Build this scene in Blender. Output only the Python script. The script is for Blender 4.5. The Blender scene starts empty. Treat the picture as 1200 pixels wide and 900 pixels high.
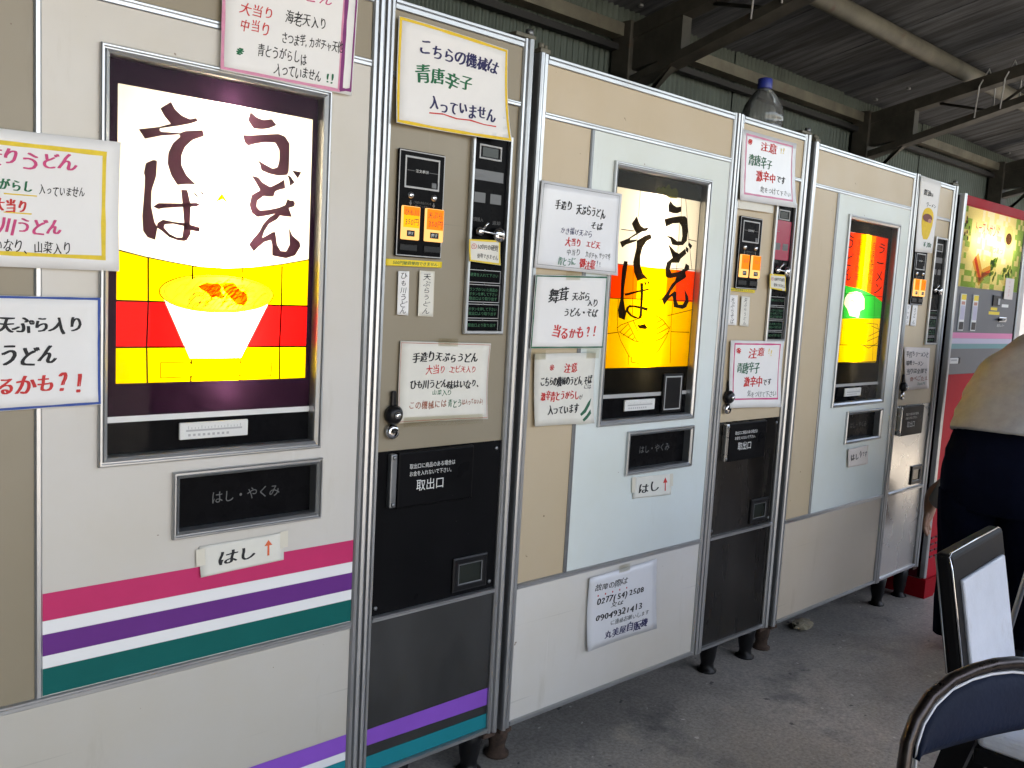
import bpy, bmesh, math, random
from mathutils import Vector, Matrix
random.seed(7)
R = math.radians
S = bpy.context.scene
COL = S.collection

# ------------------------------------------------------------------ camera, light, exposure
cam_d = bpy.data.cameras.new("camera"); cam = bpy.data.objects.new("camera", cam_d); COL.objects.link(cam)
cam_d.sensor_width = 36.0; cam_d.lens = 31.76; cam_d.clip_start = 0.02; cam_d.clip_end = 400
RX = Vector((0.73312797, -0.6777056, 0.05690791)); DN = Vector((-0.0295595, -0.11535082, -0.9928849)); FW = Vector((0.67944803, 0.72622952, -0.10459955))
mw = Matrix.Identity(4)
for i in range(3):
    mw[i][0] = RX[i]; mw[i][1] = -DN[i]; mw[i][2] = -FW[i]
mw.translation = Vector((-1.55868, -1.63705, 1.25773))
cam.matrix_world = mw
S.camera = cam

SUN_EL, SUN_AZ = 64.0, 150.0         # high sun on the open side of the shed (azimuth from +Y towards +X)
world = bpy.data.worlds.new("World"); S.world = world; world.use_nodes = True
wn = world.node_tree; wn.nodes.clear()
wo = wn.nodes.new("ShaderNodeOutputWorld"); wb = wn.nodes.new("ShaderNodeBackground"); sk = wn.nodes.new("ShaderNodeTexSky")
sk.sky_type = 'NISHITA'; sk.sun_disc = False; sk.sun_elevation = R(SUN_EL); sk.sun_rotation = R(SUN_AZ)
sk.air_density = 1.0; sk.dust_density = 2.0; sk.ozone_density = 1.0
wb.inputs[1].default_value = 0.15
wn.links.new(sk.outputs[0], wb.inputs[0]); wn.links.new(wb.outputs[0], wo.inputs[0])
sd = bpy.data.lights.new("sun", 'SUN'); sd.energy = 3.5; sd.angle = R(0.5); sd.color = (1.0, 0.95, 0.87)
sun = bpy.data.objects.new("sun", sd); COL.objects.link(sun)
dirv = Vector((math.sin(R(SUN_AZ))*math.cos(R(SUN_EL)), math.cos(R(SUN_AZ))*math.cos(R(SUN_EL)), math.sin(R(SUN_EL))))
sun.rotation_euler = dirv.to_track_quat('Z', 'Y').to_euler(); sun.location = (0, 0, 30)
S.view_settings.view_transform = 'Standard'; S.view_settings.look = 'None'
S.view_settings.exposure = 2.45; S.view_settings.gamma = 1.0; S.view_settings.use_curve_mapping = False
S.view_settings.use_white_balance = True; S.view_settings.white_balance_temperature = 7600; S.view_settings.white_balance_tint = 12
S.render.engine = 'CYCLES'
S.cycles.use_denoising = True
S.cycles.max_bounces = 8; S.cycles.diffuse_bounces = 4; S.cycles.glossy_bounces = 4; S.cycles.transparent_max_bounces = 16
S.cycles.sample_clamp_indirect = 6.0
S.cycles.caustics_reflective = False; S.cycles.caustics_refractive = False

# ------------------------------------------------------------------ materials
MATS = {}
def new_mat(name):
    m = bpy.data.materials.new(name); m.use_nodes = True; m.node_tree.nodes.clear(); MATS[name] = m
    return m, m.node_tree.nodes, m.node_tree.links
def pbr(name, col, rough=0.5, metal=0.0, var=0.0, vscale=6.0, bump=0.0, bscale=80.0, stretch=(1, 1, 1), col2=None, spec=0.5, coat=0.0, dirt=None, rvar=0.0):
    m, N, L = new_mat(name)
    out = N.new("ShaderNodeOutputMaterial"); b = N.new("ShaderNodeBsdfPrincipled"); L.new(b.outputs[0], out.inputs[0])
    b.inputs['Base Color'].default_value = (*col, 1); b.inputs['Roughness'].default_value = rough; b.inputs['Metallic'].default_value = metal
    b.inputs['Specular IOR Level'].default_value = spec
    if coat: b.inputs['Coat Weight'].default_value = coat; b.inputs['Coat Roughness'].default_value = 0.08
    if var or bump or dirt or rvar:
        tc = N.new("ShaderNodeTexCoord"); mp = N.new("ShaderNodeMapping"); mp.inputs['Scale'].default_value = stretch
        L.new(tc.outputs['Object'], mp.inputs[0])
    if var or dirt:
        nz = N.new("ShaderNodeTexNoise"); nz.inputs['Scale'].default_value = vscale; nz.inputs['Detail'].default_value = 6
        nz.inputs['Roughness'].default_value = 0.62
        L.new(mp.outputs[0], nz.inputs[0])
        cr = N.new("ShaderNodeValToRGB"); c2 = col2 or tuple(c*(1-var) for c in col)
        cr.color_ramp.elements[0].position = 0.33; cr.color_ramp.elements[1].position = 0.66
        cr.color_ramp.elements[0].color = (*c2, 1); cr.color_ramp.elements[1].color = (*col, 1)
        L.new(nz.outputs[0], cr.inputs[0]); last = cr.outputs[0]
        if dirt:
            n2 = N.new("ShaderNodeTexNoise"); n2.inputs['Scale'].default_value = dirt[1]; n2.inputs['Detail'].default_value = 9; n2.inputs['Roughness'].default_value = 0.7
            L.new(mp.outputs[0], n2.inputs[0])
            r2 = N.new("ShaderNodeValToRGB"); r2.color_ramp.elements[0].position = dirt[2]; r2.color_ramp.elements[1].position = dirt[2]+dirt[3]
            L.new(n2.outputs[0], r2.inputs[0])
            mx = N.new("ShaderNodeMix"); mx.data_type = 'RGBA'
            L.new(r2.outputs[0], mx.inputs[0]); L.new(last, mx.inputs[6]); mx.inputs[7].default_value = (*dirt[0], 1); last = mx.outputs[2]
        L.new(last, b.inputs['Base Color'])
    if rvar:
        n3 = N.new("ShaderNodeTexNoise"); n3.inputs['Scale'].default_value = vscale*1.7; n3.inputs['Detail'].default_value = 5
        L.new(mp.outputs[0], n3.inputs[0])
        mr = N.new("ShaderNodeMapRange"); mr.inputs[1].default_value = 0.3; mr.inputs[2].default_value = 0.7
        mr.inputs[3].default_value = rough; mr.inputs[4].default_value = rough+rvar
        L.new(n3.outputs[0], mr.inputs[0]); L.new(mr.outputs[0], b.inputs['Roughness'])
    if bump:
        nb = N.new("ShaderNodeTexNoise"); nb.inputs['Scale'].default_value = bscale; nb.inputs['Detail'].default_value = 4
        L.new(mp.outputs[0], nb.inputs[0])
        bp = N.new("ShaderNodeBump"); bp.inputs['Strength'].default_value = bump; bp.inputs['Distance'].default_value = 0.004
        L.new(nb.outputs[0], bp.inputs['Height']); L.new(bp.outputs[0], b.inputs['Normal'])
    return m
def emit(name, col, strength):
    m, N, L = new_mat(name); out = N.new("ShaderNodeOutputMaterial"); e = N.new("ShaderNodeEmission")
    e.inputs[0].default_value = (*col, 1); e.inputs[1].default_value = strength; L.new(e.outputs[0], out.inputs[0]); return m
def film(name, col, body=0.06, refl=None):
    m, N, L = new_mat(name); out = N.new("ShaderNodeOutputMaterial"); t = N.new("ShaderNodeBsdfTransparent"); d = N.new("ShaderNodeBsdfDiffuse"); x = N.new("ShaderNodeMixShader")
    t.inputs[0].default_value = (*col, 1); d.inputs[0].default_value = (*(refl or col), 1); x.inputs[0].default_value = body
    L.new(t.outputs[0], x.inputs[1]); L.new(d.outputs[0], x.inputs[2]); L.new(x.outputs[0], out.inputs[0]); return m
def diffuser(name, col, frac=0.6):
    m, N, L = new_mat(name); out = N.new("ShaderNodeOutputMaterial"); t = N.new("ShaderNodeBsdfTranslucent"); d = N.new("ShaderNodeBsdfDiffuse"); x = N.new("ShaderNodeMixShader")
    t.inputs[0].default_value = (*col, 1); d.inputs[0].default_value = (*col, 1); x.inputs[0].default_value = 1-frac
    L.new(t.outputs[0], x.inputs[1]); L.new(d.outputs[0], x.inputs[2]); L.new(x.outputs[0], out.inputs[0]); return m
def glassy(name, tint=(1, 1, 1), ior=1.45, rough=0.0):
    m, N, L = new_mat(name); out = N.new("ShaderNodeOutputMaterial"); t = N.new("ShaderNodeBsdfTransparent"); g = N.new("ShaderNodeBsdfGlossy"); x = N.new("ShaderNodeMixShader"); f = N.new("ShaderNodeFresnel")
    t.inputs[0].default_value = (*tint, 1); g.inputs['Roughness'].default_value = rough; f.inputs[0].default_value = ior
    L.new(f.outputs[0], x.inputs[0]); L.new(t.outputs[0], x.inputs[1]); L.new(g.outputs[0], x.inputs[2]); L.new(x.outputs[0], out.inputs[0]); return m

M = MATS
def panel(name, col):
    '''old enamelled sheet: yellowing, fine scratches, chips and spots, slight waviness'''
    m, N, L = new_mat(name); out = N.new("ShaderNodeOutputMaterial"); b = N.new("ShaderNodeBsdfPrincipled"); L.new(b.outputs[0], out.inputs[0]); tc = N.new("ShaderNodeTexCoord")
    def noise(sc, det, stretch=(1, 1, 1), rot=0, ro=.6):
        mp = N.new("ShaderNodeMapping"); mp.inputs['Scale'].default_value = stretch; mp.inputs['Rotation'].default_value = (0, rot, 0); L.new(tc.outputs['Object'], mp.inputs[0])
        n = N.new("ShaderNodeTexNoise"); n.inputs['Scale'].default_value = sc; n.inputs['Detail'].default_value = det; n.inputs['Roughness'].default_value = ro; L.new(mp.outputs[0], n.inputs[0]); return n
    def ramp(n, p0, p1, v0, v1):
        r = N.new("ShaderNodeMapRange"); r.inputs[1].default_value = p0; r.inputs[2].default_value = p1; r.inputs[3].default_value = v0; r.inputs[4].default_value = v1; L.new(n.outputs[0], r.inputs[0]); return r.outputs[0]
    def over(a, c, fac):
        x = N.new("ShaderNodeMix"); x.data_type = 'RGBA'; L.new(fac, x.inputs[0])
        if isinstance(a, tuple): x.inputs[6].default_value = (*a, 1)
        else: L.new(a, x.inputs[6])
        x.inputs[7].default_value = (*c, 1); return x.outputs[2]
    k = over(col, tuple(c*f for c, f in zip(col, (.90, .86, .76))), ramp(noise(1.7, 6), .40, .72, 0, .75))            # yellowed areas
    k = over(k, tuple(c*f for c, f in zip(col, (.72, .68, .60))), ramp(noise(5, 8, (2.2, 1, .35), 0, .7), .60, .78, 0, .55))    # runs and smears
    k = over(k, tuple(min(1, c*1.12) for c in col), ramp(noise(60, 2, (1, 1, .02), .5), .70, .74, 0, .3))                # fine scratches
    k = over(k, tuple(c*.5 for c in col), ramp(noise(75, 2, (.02, 1, 1), .12), .715, .745, 0, .28))
    k = over(k, (.16, .10, .06), ramp(noise(38, 3, (1, 1, 1), 0, .5), .735, .755, 0, .8))                                 # chips
    L.new(k, b.inputs['Base Color']); L.new(ramp(noise(3, 7), .3, .7, .34, .52), b.inputs['Roughness'])
    bp = N.new("ShaderNodeBump"); bp.inputs['Strength'].default_value = .25; bp.inputs['Distance'].default_value = .01; L.new(noise(2.6, 2).outputs[0], bp.inputs['Height']); L.new(bp.outputs[0], b.inputs['Normal'])
    return m
pbr('alu', (0.50, 0.51, 0.52), 0.30, 0.85, var=0.12, vscale=5, dirt=((.14, .12, .10), 26, .68, .10), rvar=.10)
pbr('alu_dark', (0.24, 0.25, 0.26), 0.40, 0.75, var=0.25, vscale=12)
pbr('groove', (0.012, 0.012, 0.013), 0.7)
pbr('cabinet', (0.05, 0.045, 0.042), 0.6, var=.4)
panel('beige', (0.52, 0.42, 0.29))
panel('beige_grey', (0.265, 0.225, 0.16)); panel('low_white', (.66, .64, .61)); panel('low_grey', (.51, .485, .44))
panel('beige_low', (0.52, 0.45, 0.37))
panel('white_panel', (0.59, 0.565, 0.53))
panel('pale_blue_panel', (0.67, 0.73, 0.72))
pbr('pink', (0.58, 0.035, 0.14), 0.5, spec=.2, var=.1); pbr('purple', (0.14, 0.03, 0.22), 0.5, spec=.2, var=.1); pbr('violet', (0.26, 0.09, 0.55), 0.5, spec=.2, var=.1)
pbr('teal', (0.0, 0.115, 0.105), 0.5, spec=.12, var=.1); pbr('teal_light', (0.0, 0.23, 0.28), 0.5, spec=.15, var=.1); pbr('stripe_white', (0.80, 0.80, 0.80), 0.42)
pbr('black_gloss', (0.006, 0.006, 0.007), 0.24, spec=.03, var=.3, vscale=20, rvar=.10, dirt=((.07, .07, .07), 75, .71, .04))
pbr('black_plastic', (0.008, 0.008, 0.009), 0.35, spec=.25); pbr('black_door', (0.007, 0.007, 0.008), 0.16, spec=.06, var=.3, vscale=2.2, rvar=.40, dirt=((.09, .09, .085), 70, .70, .04))
pbr('black_steel', (0.022, 0.0235, 0.0245), 0.34, 0.0, spec=.9, var=.5, vscale=5, stretch=(1, 1, .5), dirt=((.10, .10, .10), 90, .72, .03), rvar=.14)
pbr('dark_steel', (0.075, 0.07, 0.066), 0.18, 0.9, var=.35, vscale=5, stretch=(1.6, 1, .35), rvar=.14)
pbr('steel', (0.58, 0.58, 0.56), 0.24, 0.95, var=.10, vscale=2, rvar=.06)
pbr('chrome', (0.62, 0.62, 0.63), 0.10, 1.0)
pbr('line_grey', (0.42, 0.42, 0.42), 0.5); pbr('print_white', (0.72, 0.72, 0.70), 0.6); pbr('print_green', (0.03, 0.16, 0.07), 0.6)
pbr('faint_white', (0.10, 0.10, 0.10), 0.6)
pbr('lcd', (0.02, 0.024, 0.02), 0.2, spec=.25); pbr('slot_grey', (0.075, 0.075, 0.08), 0.3); pbr('red_reflection', (0.35, 0.02, 0.06), 0.2)
pbr('yellow_tape', (0.82, 0.60, 0.02), 0.5); pbr('rust', (0.085, 0.05, 0.035), 0.9, var=.6, vscale=40)
pbr('paper', (0.80, 0.79, 0.78), 0.75, var=.05, vscale=9, bump=.08, bscale=25)
pbr('paper_old', (0.73, 0.71, 0.64), 0.75, var=.08, vscale=12, bump=.1, bscale=25)
pbr('paper_pink', (0.74, 0.66, 0.62), 0.75, var=.08, vscale=12)
pbr('laminate', (0.74, 0.75, 0.78), 0.22, var=.04, vscale=9)
pbr('tape', (0.66, 0.62, 0.52), 0.35); glassy('tape_clear', (.90, .88, .80), 1.5, .25)
for n, c in dict(black=(.012, .012, .014), navy=(.02, .02, .10), green=(.0, .14, .055), red=(.62, .03, .03), pink=(.62, .06, .20), purple=(.22, .03, .17), brown=(.36, .09, .04), grey=(.12, .13, .13), yellow=(.80, .58, .04), blue=(.03, .08, .33), palepink=(.70, .28, .42), orange=(.75, .14, .05), palegreen=(.10, .24, .18), dgreen=(.01, .12, .06), gold=(.82, .55, .03), meat=(.20, .06, .05), meat2=(.55, .26, .20)).items():
    pbr('ink_'+n, c, 0.7, var=.15, vscale=60)
diffuser('diffuser', (0.88, 0.86, 0.80), .7)
pbr('box_white', (0.42, 0.42, 0.40), 0.7)
film('f_purple', (.016, .006, .016), .35, (.022, .012, .024)); film('f_black', (.010, .009, .006), .5, (.012, .011, .010)); film('f_letter', (.045, .017, .034), .25, (.02, .011, .016))
film('f_letter_b', (.016, .010, .003), .4, (.02, .015, .01))
film('f_yellow', (.95, .66, .003), .06); film('f_red', (.80, .010, .012), .06); film('f_orange', (.92, .19, .0), .06); film('f_tempura', (.90, .055, .0), .06); film('f_noodle', (.35, .20, .004), .08); film('f_redor', (.92, .05, .004), .06); film('f_green', (.004, .50, .05), .06); film('f_amber', (.95, .60, .02), .06)
film('f_white', (.97, .93, .83), .06); film('f_line', (.004, .002, .0), .15); film('f_yellow_b', (.95, .52, .0), .06); film('f_pale', (.97, .72, .03), .06); film('f_leaf', (.20, .20, .03), .2)
film('f_photo_green', (.40, .62, .12), .06); film('f_photo_yellow', (.97, .86, .42), .06); film('f_plate', (.96, .92, .72), .06); film('f_bread', (.90, .55, .16), .06); film('f_ham', (.85, .16, .05), .06); film('f_lettuce', (.25, .45, .04), .06); film('f_coffee', (.18, .07, .02), .1); film('f_pred', (.75, .03, .01), .1)
glassy('glass', (1, 1, 1), 1.13, 0.02)

def pet(name):
    m, N, L = new_mat(name); out = N.new("ShaderNodeOutputMaterial"); t = N.new("ShaderNodeBsdfTransparent"); d = N.new("ShaderNodeBsdfDiffuse"); g = N.new("ShaderNodeBsdfGlossy")
    x = N.new("ShaderNodeMixShader"); y = N.new("ShaderNodeMixShader"); w = N.new("ShaderNodeLayerWeight"); w.inputs[0].default_value = .35
    t.inputs[0].default_value = (.86, .88, .87, 1); d.inputs[0].default_value = (.42, .43, .43, 1); g.inputs['Roughness'].default_value = .06; g.inputs[0].default_value = (.9, .9, .9, 1); x.inputs[0].default_value = .26
    L.new(t.outputs[0], x.inputs[1]); L.new(d.outputs[0], x.inputs[2]); L.new(w.outputs['Fresnel'], y.inputs[0]); L.new(x.outputs[0], y.inputs[1]); L.new(g.outputs[0], y.inputs[2]); L.new(y.outputs[0], out.inputs[0])
pet('pet')
emit('tube_light', (1.0, 0.96, 0.90), 14.0); emit('tube_light_dim', (1.0, 0.94, 0.86), 6.0)
emit('btn_orange', (1.0, 0.20, 0.02), .30); emit('btn_amber', (1.0, 0.42, 0.02), .30); emit('btn_pale', (1.0, .55, .20), .28)
def concrete(name):
    m, N, L = new_mat(name); out = N.new("ShaderNodeOutputMaterial"); b = N.new("ShaderNodeBsdfPrincipled"); L.new(b.outputs[0], out.inputs[0])
    tc = N.new("ShaderNodeTexCoord")
    def noise(sc, det, ro=.6):
        n = N.new("ShaderNodeTexNoise"); n.inputs['Scale'].default_value = sc; n.inputs['Detail'].default_value = det; n.inputs['Roughness'].default_value = ro; L.new(tc.outputs['Object'], n.inputs[0]); return n
    def ramp(n, p0, p1, c0, c1):
        r = N.new("ShaderNodeValToRGB"); r.color_ramp.elements[0].position = p0; r.color_ramp.elements[1].position = p1; r.color_ramp.elements[0].color = (*c0, 1); r.color_ramp.elements[1].color = (*c1, 1); L.new(n.outputs[0], r.inputs[0]); return r
    def mix(a, b_, fac=None, mode='MIX', f=1.0):
        x = N.new("ShaderNodeMix"); x.data_type = 'RGBA'; x.blend_type = mode; x.inputs[0].default_value = f
        if fac is not None: L.new(fac, x.inputs[0])
        for k, v in ((6, a), (7, b_)):
            if isinstance(v, tuple): x.inputs[k].default_value = (*v, 1)
            else: L.new(v, x.inputs[k])
        return x.outputs[2]
    base = ramp(noise(1.3, 8, .65), .36, .66, (.28, .262, .238), (.52, .485, .44)).outputs[0]
    base = mix(base, (.13, .13, .135), ramp(noise(2.6, 10, .7), .52, .68, (0, 0, 0), (.85, .85, .85)).outputs[0])
    base = mix(base, (.62, .56, .46), ramp(noise(3.4, 5, .5), .66, .74, (0, 0, 0), (.55, .55, .55)).outputs[0])
    base = mix(base, ramp(noise(90, 6, .75), .30, .72, (.55, .55, .55), (1.35, 1.35, 1.35)).outputs[0], None, 'MULTIPLY')
    base = mix(base, (.05, .05, .052), ramp(noise(22, 3, .5), .70, .73, (0, 0, 0), (.8, .8, .8)).outputs[0])
    base = mix(base, (.75, .73, .70), ramp(noise(34, 2, .4), .735, .75, (0, 0, 0), (.7, .7, .7)).outputs[0])
    L.new(base, b.inputs['Base Color']); rr = ramp(noise(2.6, 8, .7), .4, .7, (.6, .6, .6), (.38, .38, .38)); L.new(rr.outputs[0], b.inputs['Roughness'])
    bp = N.new("ShaderNodeBump"); bp.inputs['Strength'].default_value = .5; bp.inputs['Distance'].default_value = .004; L.new(noise(70, 6, .7).outputs[0], bp.inputs['Height']); L.new(bp.outputs[0], b.inputs['Normal'])
concrete('concrete')
pbr('outside', (0.55, 0.53, 0.49), 0.9, var=.2, vscale=2)
pbr('corrugated', (0.075, 0.10, 0.085), 0.55, .2, var=.45, vscale=4, stretch=(1, 1, .4), dirt=((.04, .03, .022), 9, .6, .15))
pbr('roof_board', (0.112, 0.124, 0.14), 0.85, var=.85, vscale=4.5, stretch=(5, .5, .5), bump=.6, bscale=30, dirt=((.018, .018, .02), 1.6, .46, .22))
pbr('truss', (0.075, 0.07, 0.058), 0.6, .3, var=.5, vscale=9, dirt=((.09, .045, .025), 14, .6, .15))
pbr('beam_paint', (0.16, 0.15, 0.115), 0.6, .2, var=.45, vscale=9, dirt=((.11, .055, .03), 12, .58, .15))
pbr('red_metal', (0.34, 0.006, 0.014), 0.45, spec=.06, var=.12, vscale=4, rvar=.1)
pbr('red_dark', (0.10, 0.006, 0.012), 0.4); pbr('grey_panel', (0.085, 0.095, 0.115), 0.3, var=.1); pbr('rose_panel', (0.46, 0.012, 0.026), 0.5, spec=.08, var=.1, vscale=4); pbr('pinkline', (.70, .18, .38), .35); pbr('lilac', (.45, .42, .55), .3); pbr('tealline', (.08, .26, .28), .35)
pbr('blue_cap', (0.02, 0.035, 0.26), 0.4)
pbr('sweater', (0.385, 0.38, 0.37), 0.95, var=.15, vscale=30, bump=.5, bscale=260); pbr('trousers', (0.0035, 0.005, 0.014), 0.95, spec=.06, var=.3, vscale=8, bump=.4, bscale=200); pbr('skin', (0.52, 0.30, 0.20), 0.5); pbr('hair', (0.03, 0.025, 0.022), 0.6); pbr('shoe', (.012, .012, .013), .5)
pbr('navy_vinyl', (0.008, 0.014, 0.034), 0.55, spec=.10, var=.3, vscale=6, bump=.3, bscale=120, dirt=((.03, .035, .045), 9, .6, .2)); pbr('piping', (.55, .57, .62), .4); pbr('bronze_tube', (0.060, 0.050, 0.048), 0.2, 0.9, var=.4, vscale=20, dirt=((.16, .10, .06), 60, .62, .08), rvar=.2)
pbr('black_frame', (.007, .007, .008), .5, var=.3, spec=.12); pbr('white_vinyl', (.56, .60, .68), .5, var=.14, vscale=10, bump=.4, bscale=150, dirt=((.36, .37, .40), 5, .56, .2))
pbr('board_blue', (.01, .16, .62), .3); pbr('board_white', (.72, .80, .86), .4); pbr('crumple', (.36, .31, .22), .8, var=.3, vscale=20)

# ------------------------------------------------------------------ mesh helpers
class MB:
    def __init__(s): s.v = []; s.f = []; s.m = []; s.mats = []; s.sm = []
    def mi(s, name):
        if name not in s.mats: s.mats.append(name)
        return s.mats.index(name)
    def add(s, vs, fs, mat, smooth=False):
        o = len(s.v); k = s.mi(mat); s.v += [tuple(p) for p in vs]
        for f in fs: s.f.append([i+o for i in f]); s.m.append(k); s.sm.append(smooth)
        return s
    def poly(s, pts, mat): return s.add(pts, [list(range(len(pts)))], mat)
    def box(s, x0, x1, y0, y1, z0, z1, mat, bev=0.0, seg=2):
        bm = bmesh.new(); bmesh.ops.create_cube(bm, size=1.0)
        for v in bm.verts:
            v.co = ((x0+x1)/2+v.co.x*(x1-x0), (y0+y1)/2+v.co.y*(y1-y0), (z0+z1)/2+v.co.z*(z1-z0))
        if bev: bmesh.ops.bevel(bm, geom=bm.edges[:], offset=bev, segments=seg, affect='EDGES', profile=.5)
        bm.verts.index_update()
        s.add([v.co[:] for v in bm.verts], [[v.index for v in f.verts] for f in bm.faces], mat); bm.free(); return s
    def rect(s, u0, u1, z0, z1, y, mat): return s.poly([(u0, y, z0), (u1, y, z0), (u1, y, z1), (u0, y, z1)], mat)
    def vprof(s, pts, z0, z1, mat):                 # profile in (u, y) run vertically
        n = len(pts); vs = [(u, y, z0) for u, y in pts]+[(u, y, z1) for u, y in pts]
        fs = [[i, i+1, n+i+1, n+i] for i in range(n-1)]+[list(range(n-1, -1, -1)), list(range(n, 2*n))]
        return s.add(vs, fs, mat)
    def hprof(s, pts, u0, u1, mat):                 # profile in (z, y) run along u
        n = len(pts); vs = [(u0, y, z) for z, y in pts]+[(u1, y, z) for z, y in pts]
        fs = [[i, n+i, n+i+1, i+1] for i in range(n-1)]+[list(range(n)), list(range(2*n-1, n-1, -1))]
        return s.add(vs, fs, mat)
    def frame(s, u0, u1, z0, z1, prof, mat):        # mitred frame, prof = [(inset, y)...] from outside in
        vs = []
        for i, y in prof: vs += [(u0+i, y, z0+i), (u1-i, y, z0+i), (u1-i, y, z1-i), (u0+i, y, z1-i)]
        fs = []
        for k in range(len(prof)-1):
            for j in range(4): fs.append([4*k+j, 4*k+(j+1) % 4, 4*k+4+(j+1) % 4, 4*k+4+j])
        return s.add(vs, fs, mat)
    def tube(s, path, r, mat, n=10, cap=True, closed=False):
        P = [Vector(p) for p in path]; rr = r if isinstance(r, (list, tuple)) else [r]*len(P)
        vs = []; fs = []; up = None
        for i, p in enumerate(P):
            t = (P[min(i+1, len(P)-1)]-P[max(i-1, 0)]).normalized()
            if up is None: up = Vector((0, 0, 1)) if abs(t.z) < .9 else Vector((1, 0, 0))
            a = t.cross(up).normalized(); b = a.cross(t).normalized(); up = b
            for k in range(n):
                an = 2*math.pi*k/n; vs.append(p+a*(rr[i]*math.cos(an))+b*(rr[i]*math.sin(an)))
        for i in range(len(P)-1):
            for k in range(n): fs.append([i*n+k, i*n+(k+1) % n, (i+1)*n+(k+1) % n, (i+1)*n+k])
        if cap: fs += [list(range(n-1, -1, -1)), [len(vs)-n+k for k in range(n)]]
        return s.add(vs, fs, mat, True)
    def lathe(s, prof, c, mat, n=24, axis='z'):     # prof [(r, h)...]
        vs = []; fs = []
        for r, h in prof:
            for k in range(n):
                a = 2*math.pi*k/n; x, y = r*math.cos(a), r*math.sin(a)
                vs.append((c[0]+x, c[1]+y, c[2]+h) if axis == 'z' else (c[0]+x, c[1]-h, c[2]+y))
        for i in range(len(prof)-1):
            for k in range(n): fs.append([i*n+k, i*n+(k+1) % n, (i+1)*n+(k+1) % n, (i+1)*n+k])
        fs += [list(range(n-1, -1, -1)), [len(vs)-n+k for k in range(n)]]
        return s.add(vs, fs, mat, True)
    def loft(s, rings, mat, cap=True):
        n = len(rings[0]); vs = [p for r in rings for p in r]; fs = []
        for i in range(len(rings)-1):
            for k in range(n): fs.append([i*n+k, i*n+(k+1) % n, (i+1)*n+(k+1) % n, (i+1)*n+k])
        if cap: fs += [list(range(n-1, -1, -1)), [len(vs)-n+k for k in range(n)]]
        return s.add(vs, fs, mat, True)
    def stroke(s, pts, w, y, mat):                  # flat line of width w in the (u, z) plane
        for (a, b) in zip(pts[:-1], pts[1:]):
            d = Vector((b[0]-a[0], b[1]-a[1]))
            if d.length < 1e-6: continue
            d.normalize(); n = Vector((-d.y, d.x))*w/2; e = d*w*.3
            s.add([(a[0]-e.x+n.x, y, a[1]-e.y+n.y), (a[0]-e.x-n.x, y, a[1]-e.y-n.y), (b[0]+e.x-n.x, y, b[1]+e.y-n.y), (b[0]+e.x+n.x, y, b[1]+e.y+n.y)], [[0, 1, 2, 3]], mat)
        return s
    def xform(s, fn): s.v = [tuple(fn(p)) for p in s.v]; return s
    def build(s, name, parent=None, loc=None, fix=True):
        me = bpy.data.meshes.new(name); me.from_pydata(s.v, [], s.f)
        for n in s.mats: me.materials.append(MATS[n])
        me.polygons.foreach_set('material_index', s.m); me.polygons.foreach_set('use_smooth', s.sm)
        me.update()
        o = bpy.data.objects.new(name, me); COL.objects.link(o)
        if parent: o.parent = parent
        if loc: o.location = loc
        return o
def tag(o, label=None, cat=None, group=None, kind=None):
    if label: o['label'] = label
    if cat: o['category'] = cat
    if group: o['group'] = group
    if kind: o['kind'] = kind
    return o
def empty(name, loc=(0, 0, 0), rot=(0, 0, 0)):
    o = bpy.data.objects.new(name, None); COL.objects.link(o); o.location = loc; o.rotation_euler = rot; o.empty_display_size = .1; return o

# ---- lettering: outlines of the built-in font, wobbled to read as felt-pen writing
GL = {}
def glyph(ch):
    if ch in GL: return GL[ch]
    c = bpy.data.curves.new('glyph', 'FONT'); c.body = ch; c.resolution_u = 3
    o = bpy.data.objects.new('glyph', c); COL.objects.link(o)
    me = o.evaluated_get(bpy.context.evaluated_depsgraph_get()).to_mesh()
    r = ([(v.co.x, v.co.y) for v in me.vertices], [list(p.vertices) for p in me.polygons])
    bpy.data.objects.remove(o); bpy.data.curves.remove(c); GL[ch] = r
    return r
def adv(ch): return .56 if ord(ch) < 128 else 1.0
def text(put, s, x0, x1, yc, h, wob=0.0, vertical=False, slope=0.0):
    """put(pts2d, faces); line runs x0..x1 (or downwards from yc when vertical), glyph height h"""
    if vertical:
        n = len(s); pitch = (x1-x0)/n
        for i, ch in enumerate(s):
            V, F = glyph(ch); cx, cy = yc, -(x0+pitch*(i+.5)); _glyph(put, V, F, cx, cy, h, min(pitch, h*1.25), wob, 0)
        return
    tot = sum(adv(c) for c in s); k = (x1-x0)/tot; x = x0
    for ch in s:
        a = adv(ch)*k
        if ch not in ' 　':
            V, F = glyph(ch); _glyph(put, V, F, x+a/2, yc+slope*(x-x0), k, h, wob, adv(ch))
        x += a
def _glyph(put, V, F, cx, cy, w, h, wob, a):
    r = random.gauss(0, .07)*wob; sh = .10*wob; ph = random.uniform(0, 6); sc = 1+random.uniform(-.1, .1)*wob; oy = random.gauss(0, .045)*wob
    mx = (a or 1.0)/2; out = []
    for x, y in V:
        x = (x-mx); y = y-.38
        x, y = x+sh*y+.018*wob*math.sin(9*y+ph), y+.018*wob*math.sin(8*x+ph)
        x, y = x*math.cos(r)-y*math.sin(r), x*math.sin(r)+y*math.cos(r)
        out.append((cx+x*w*sc, cy+(y+oy)*h*sc))
    put(out, F)


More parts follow.
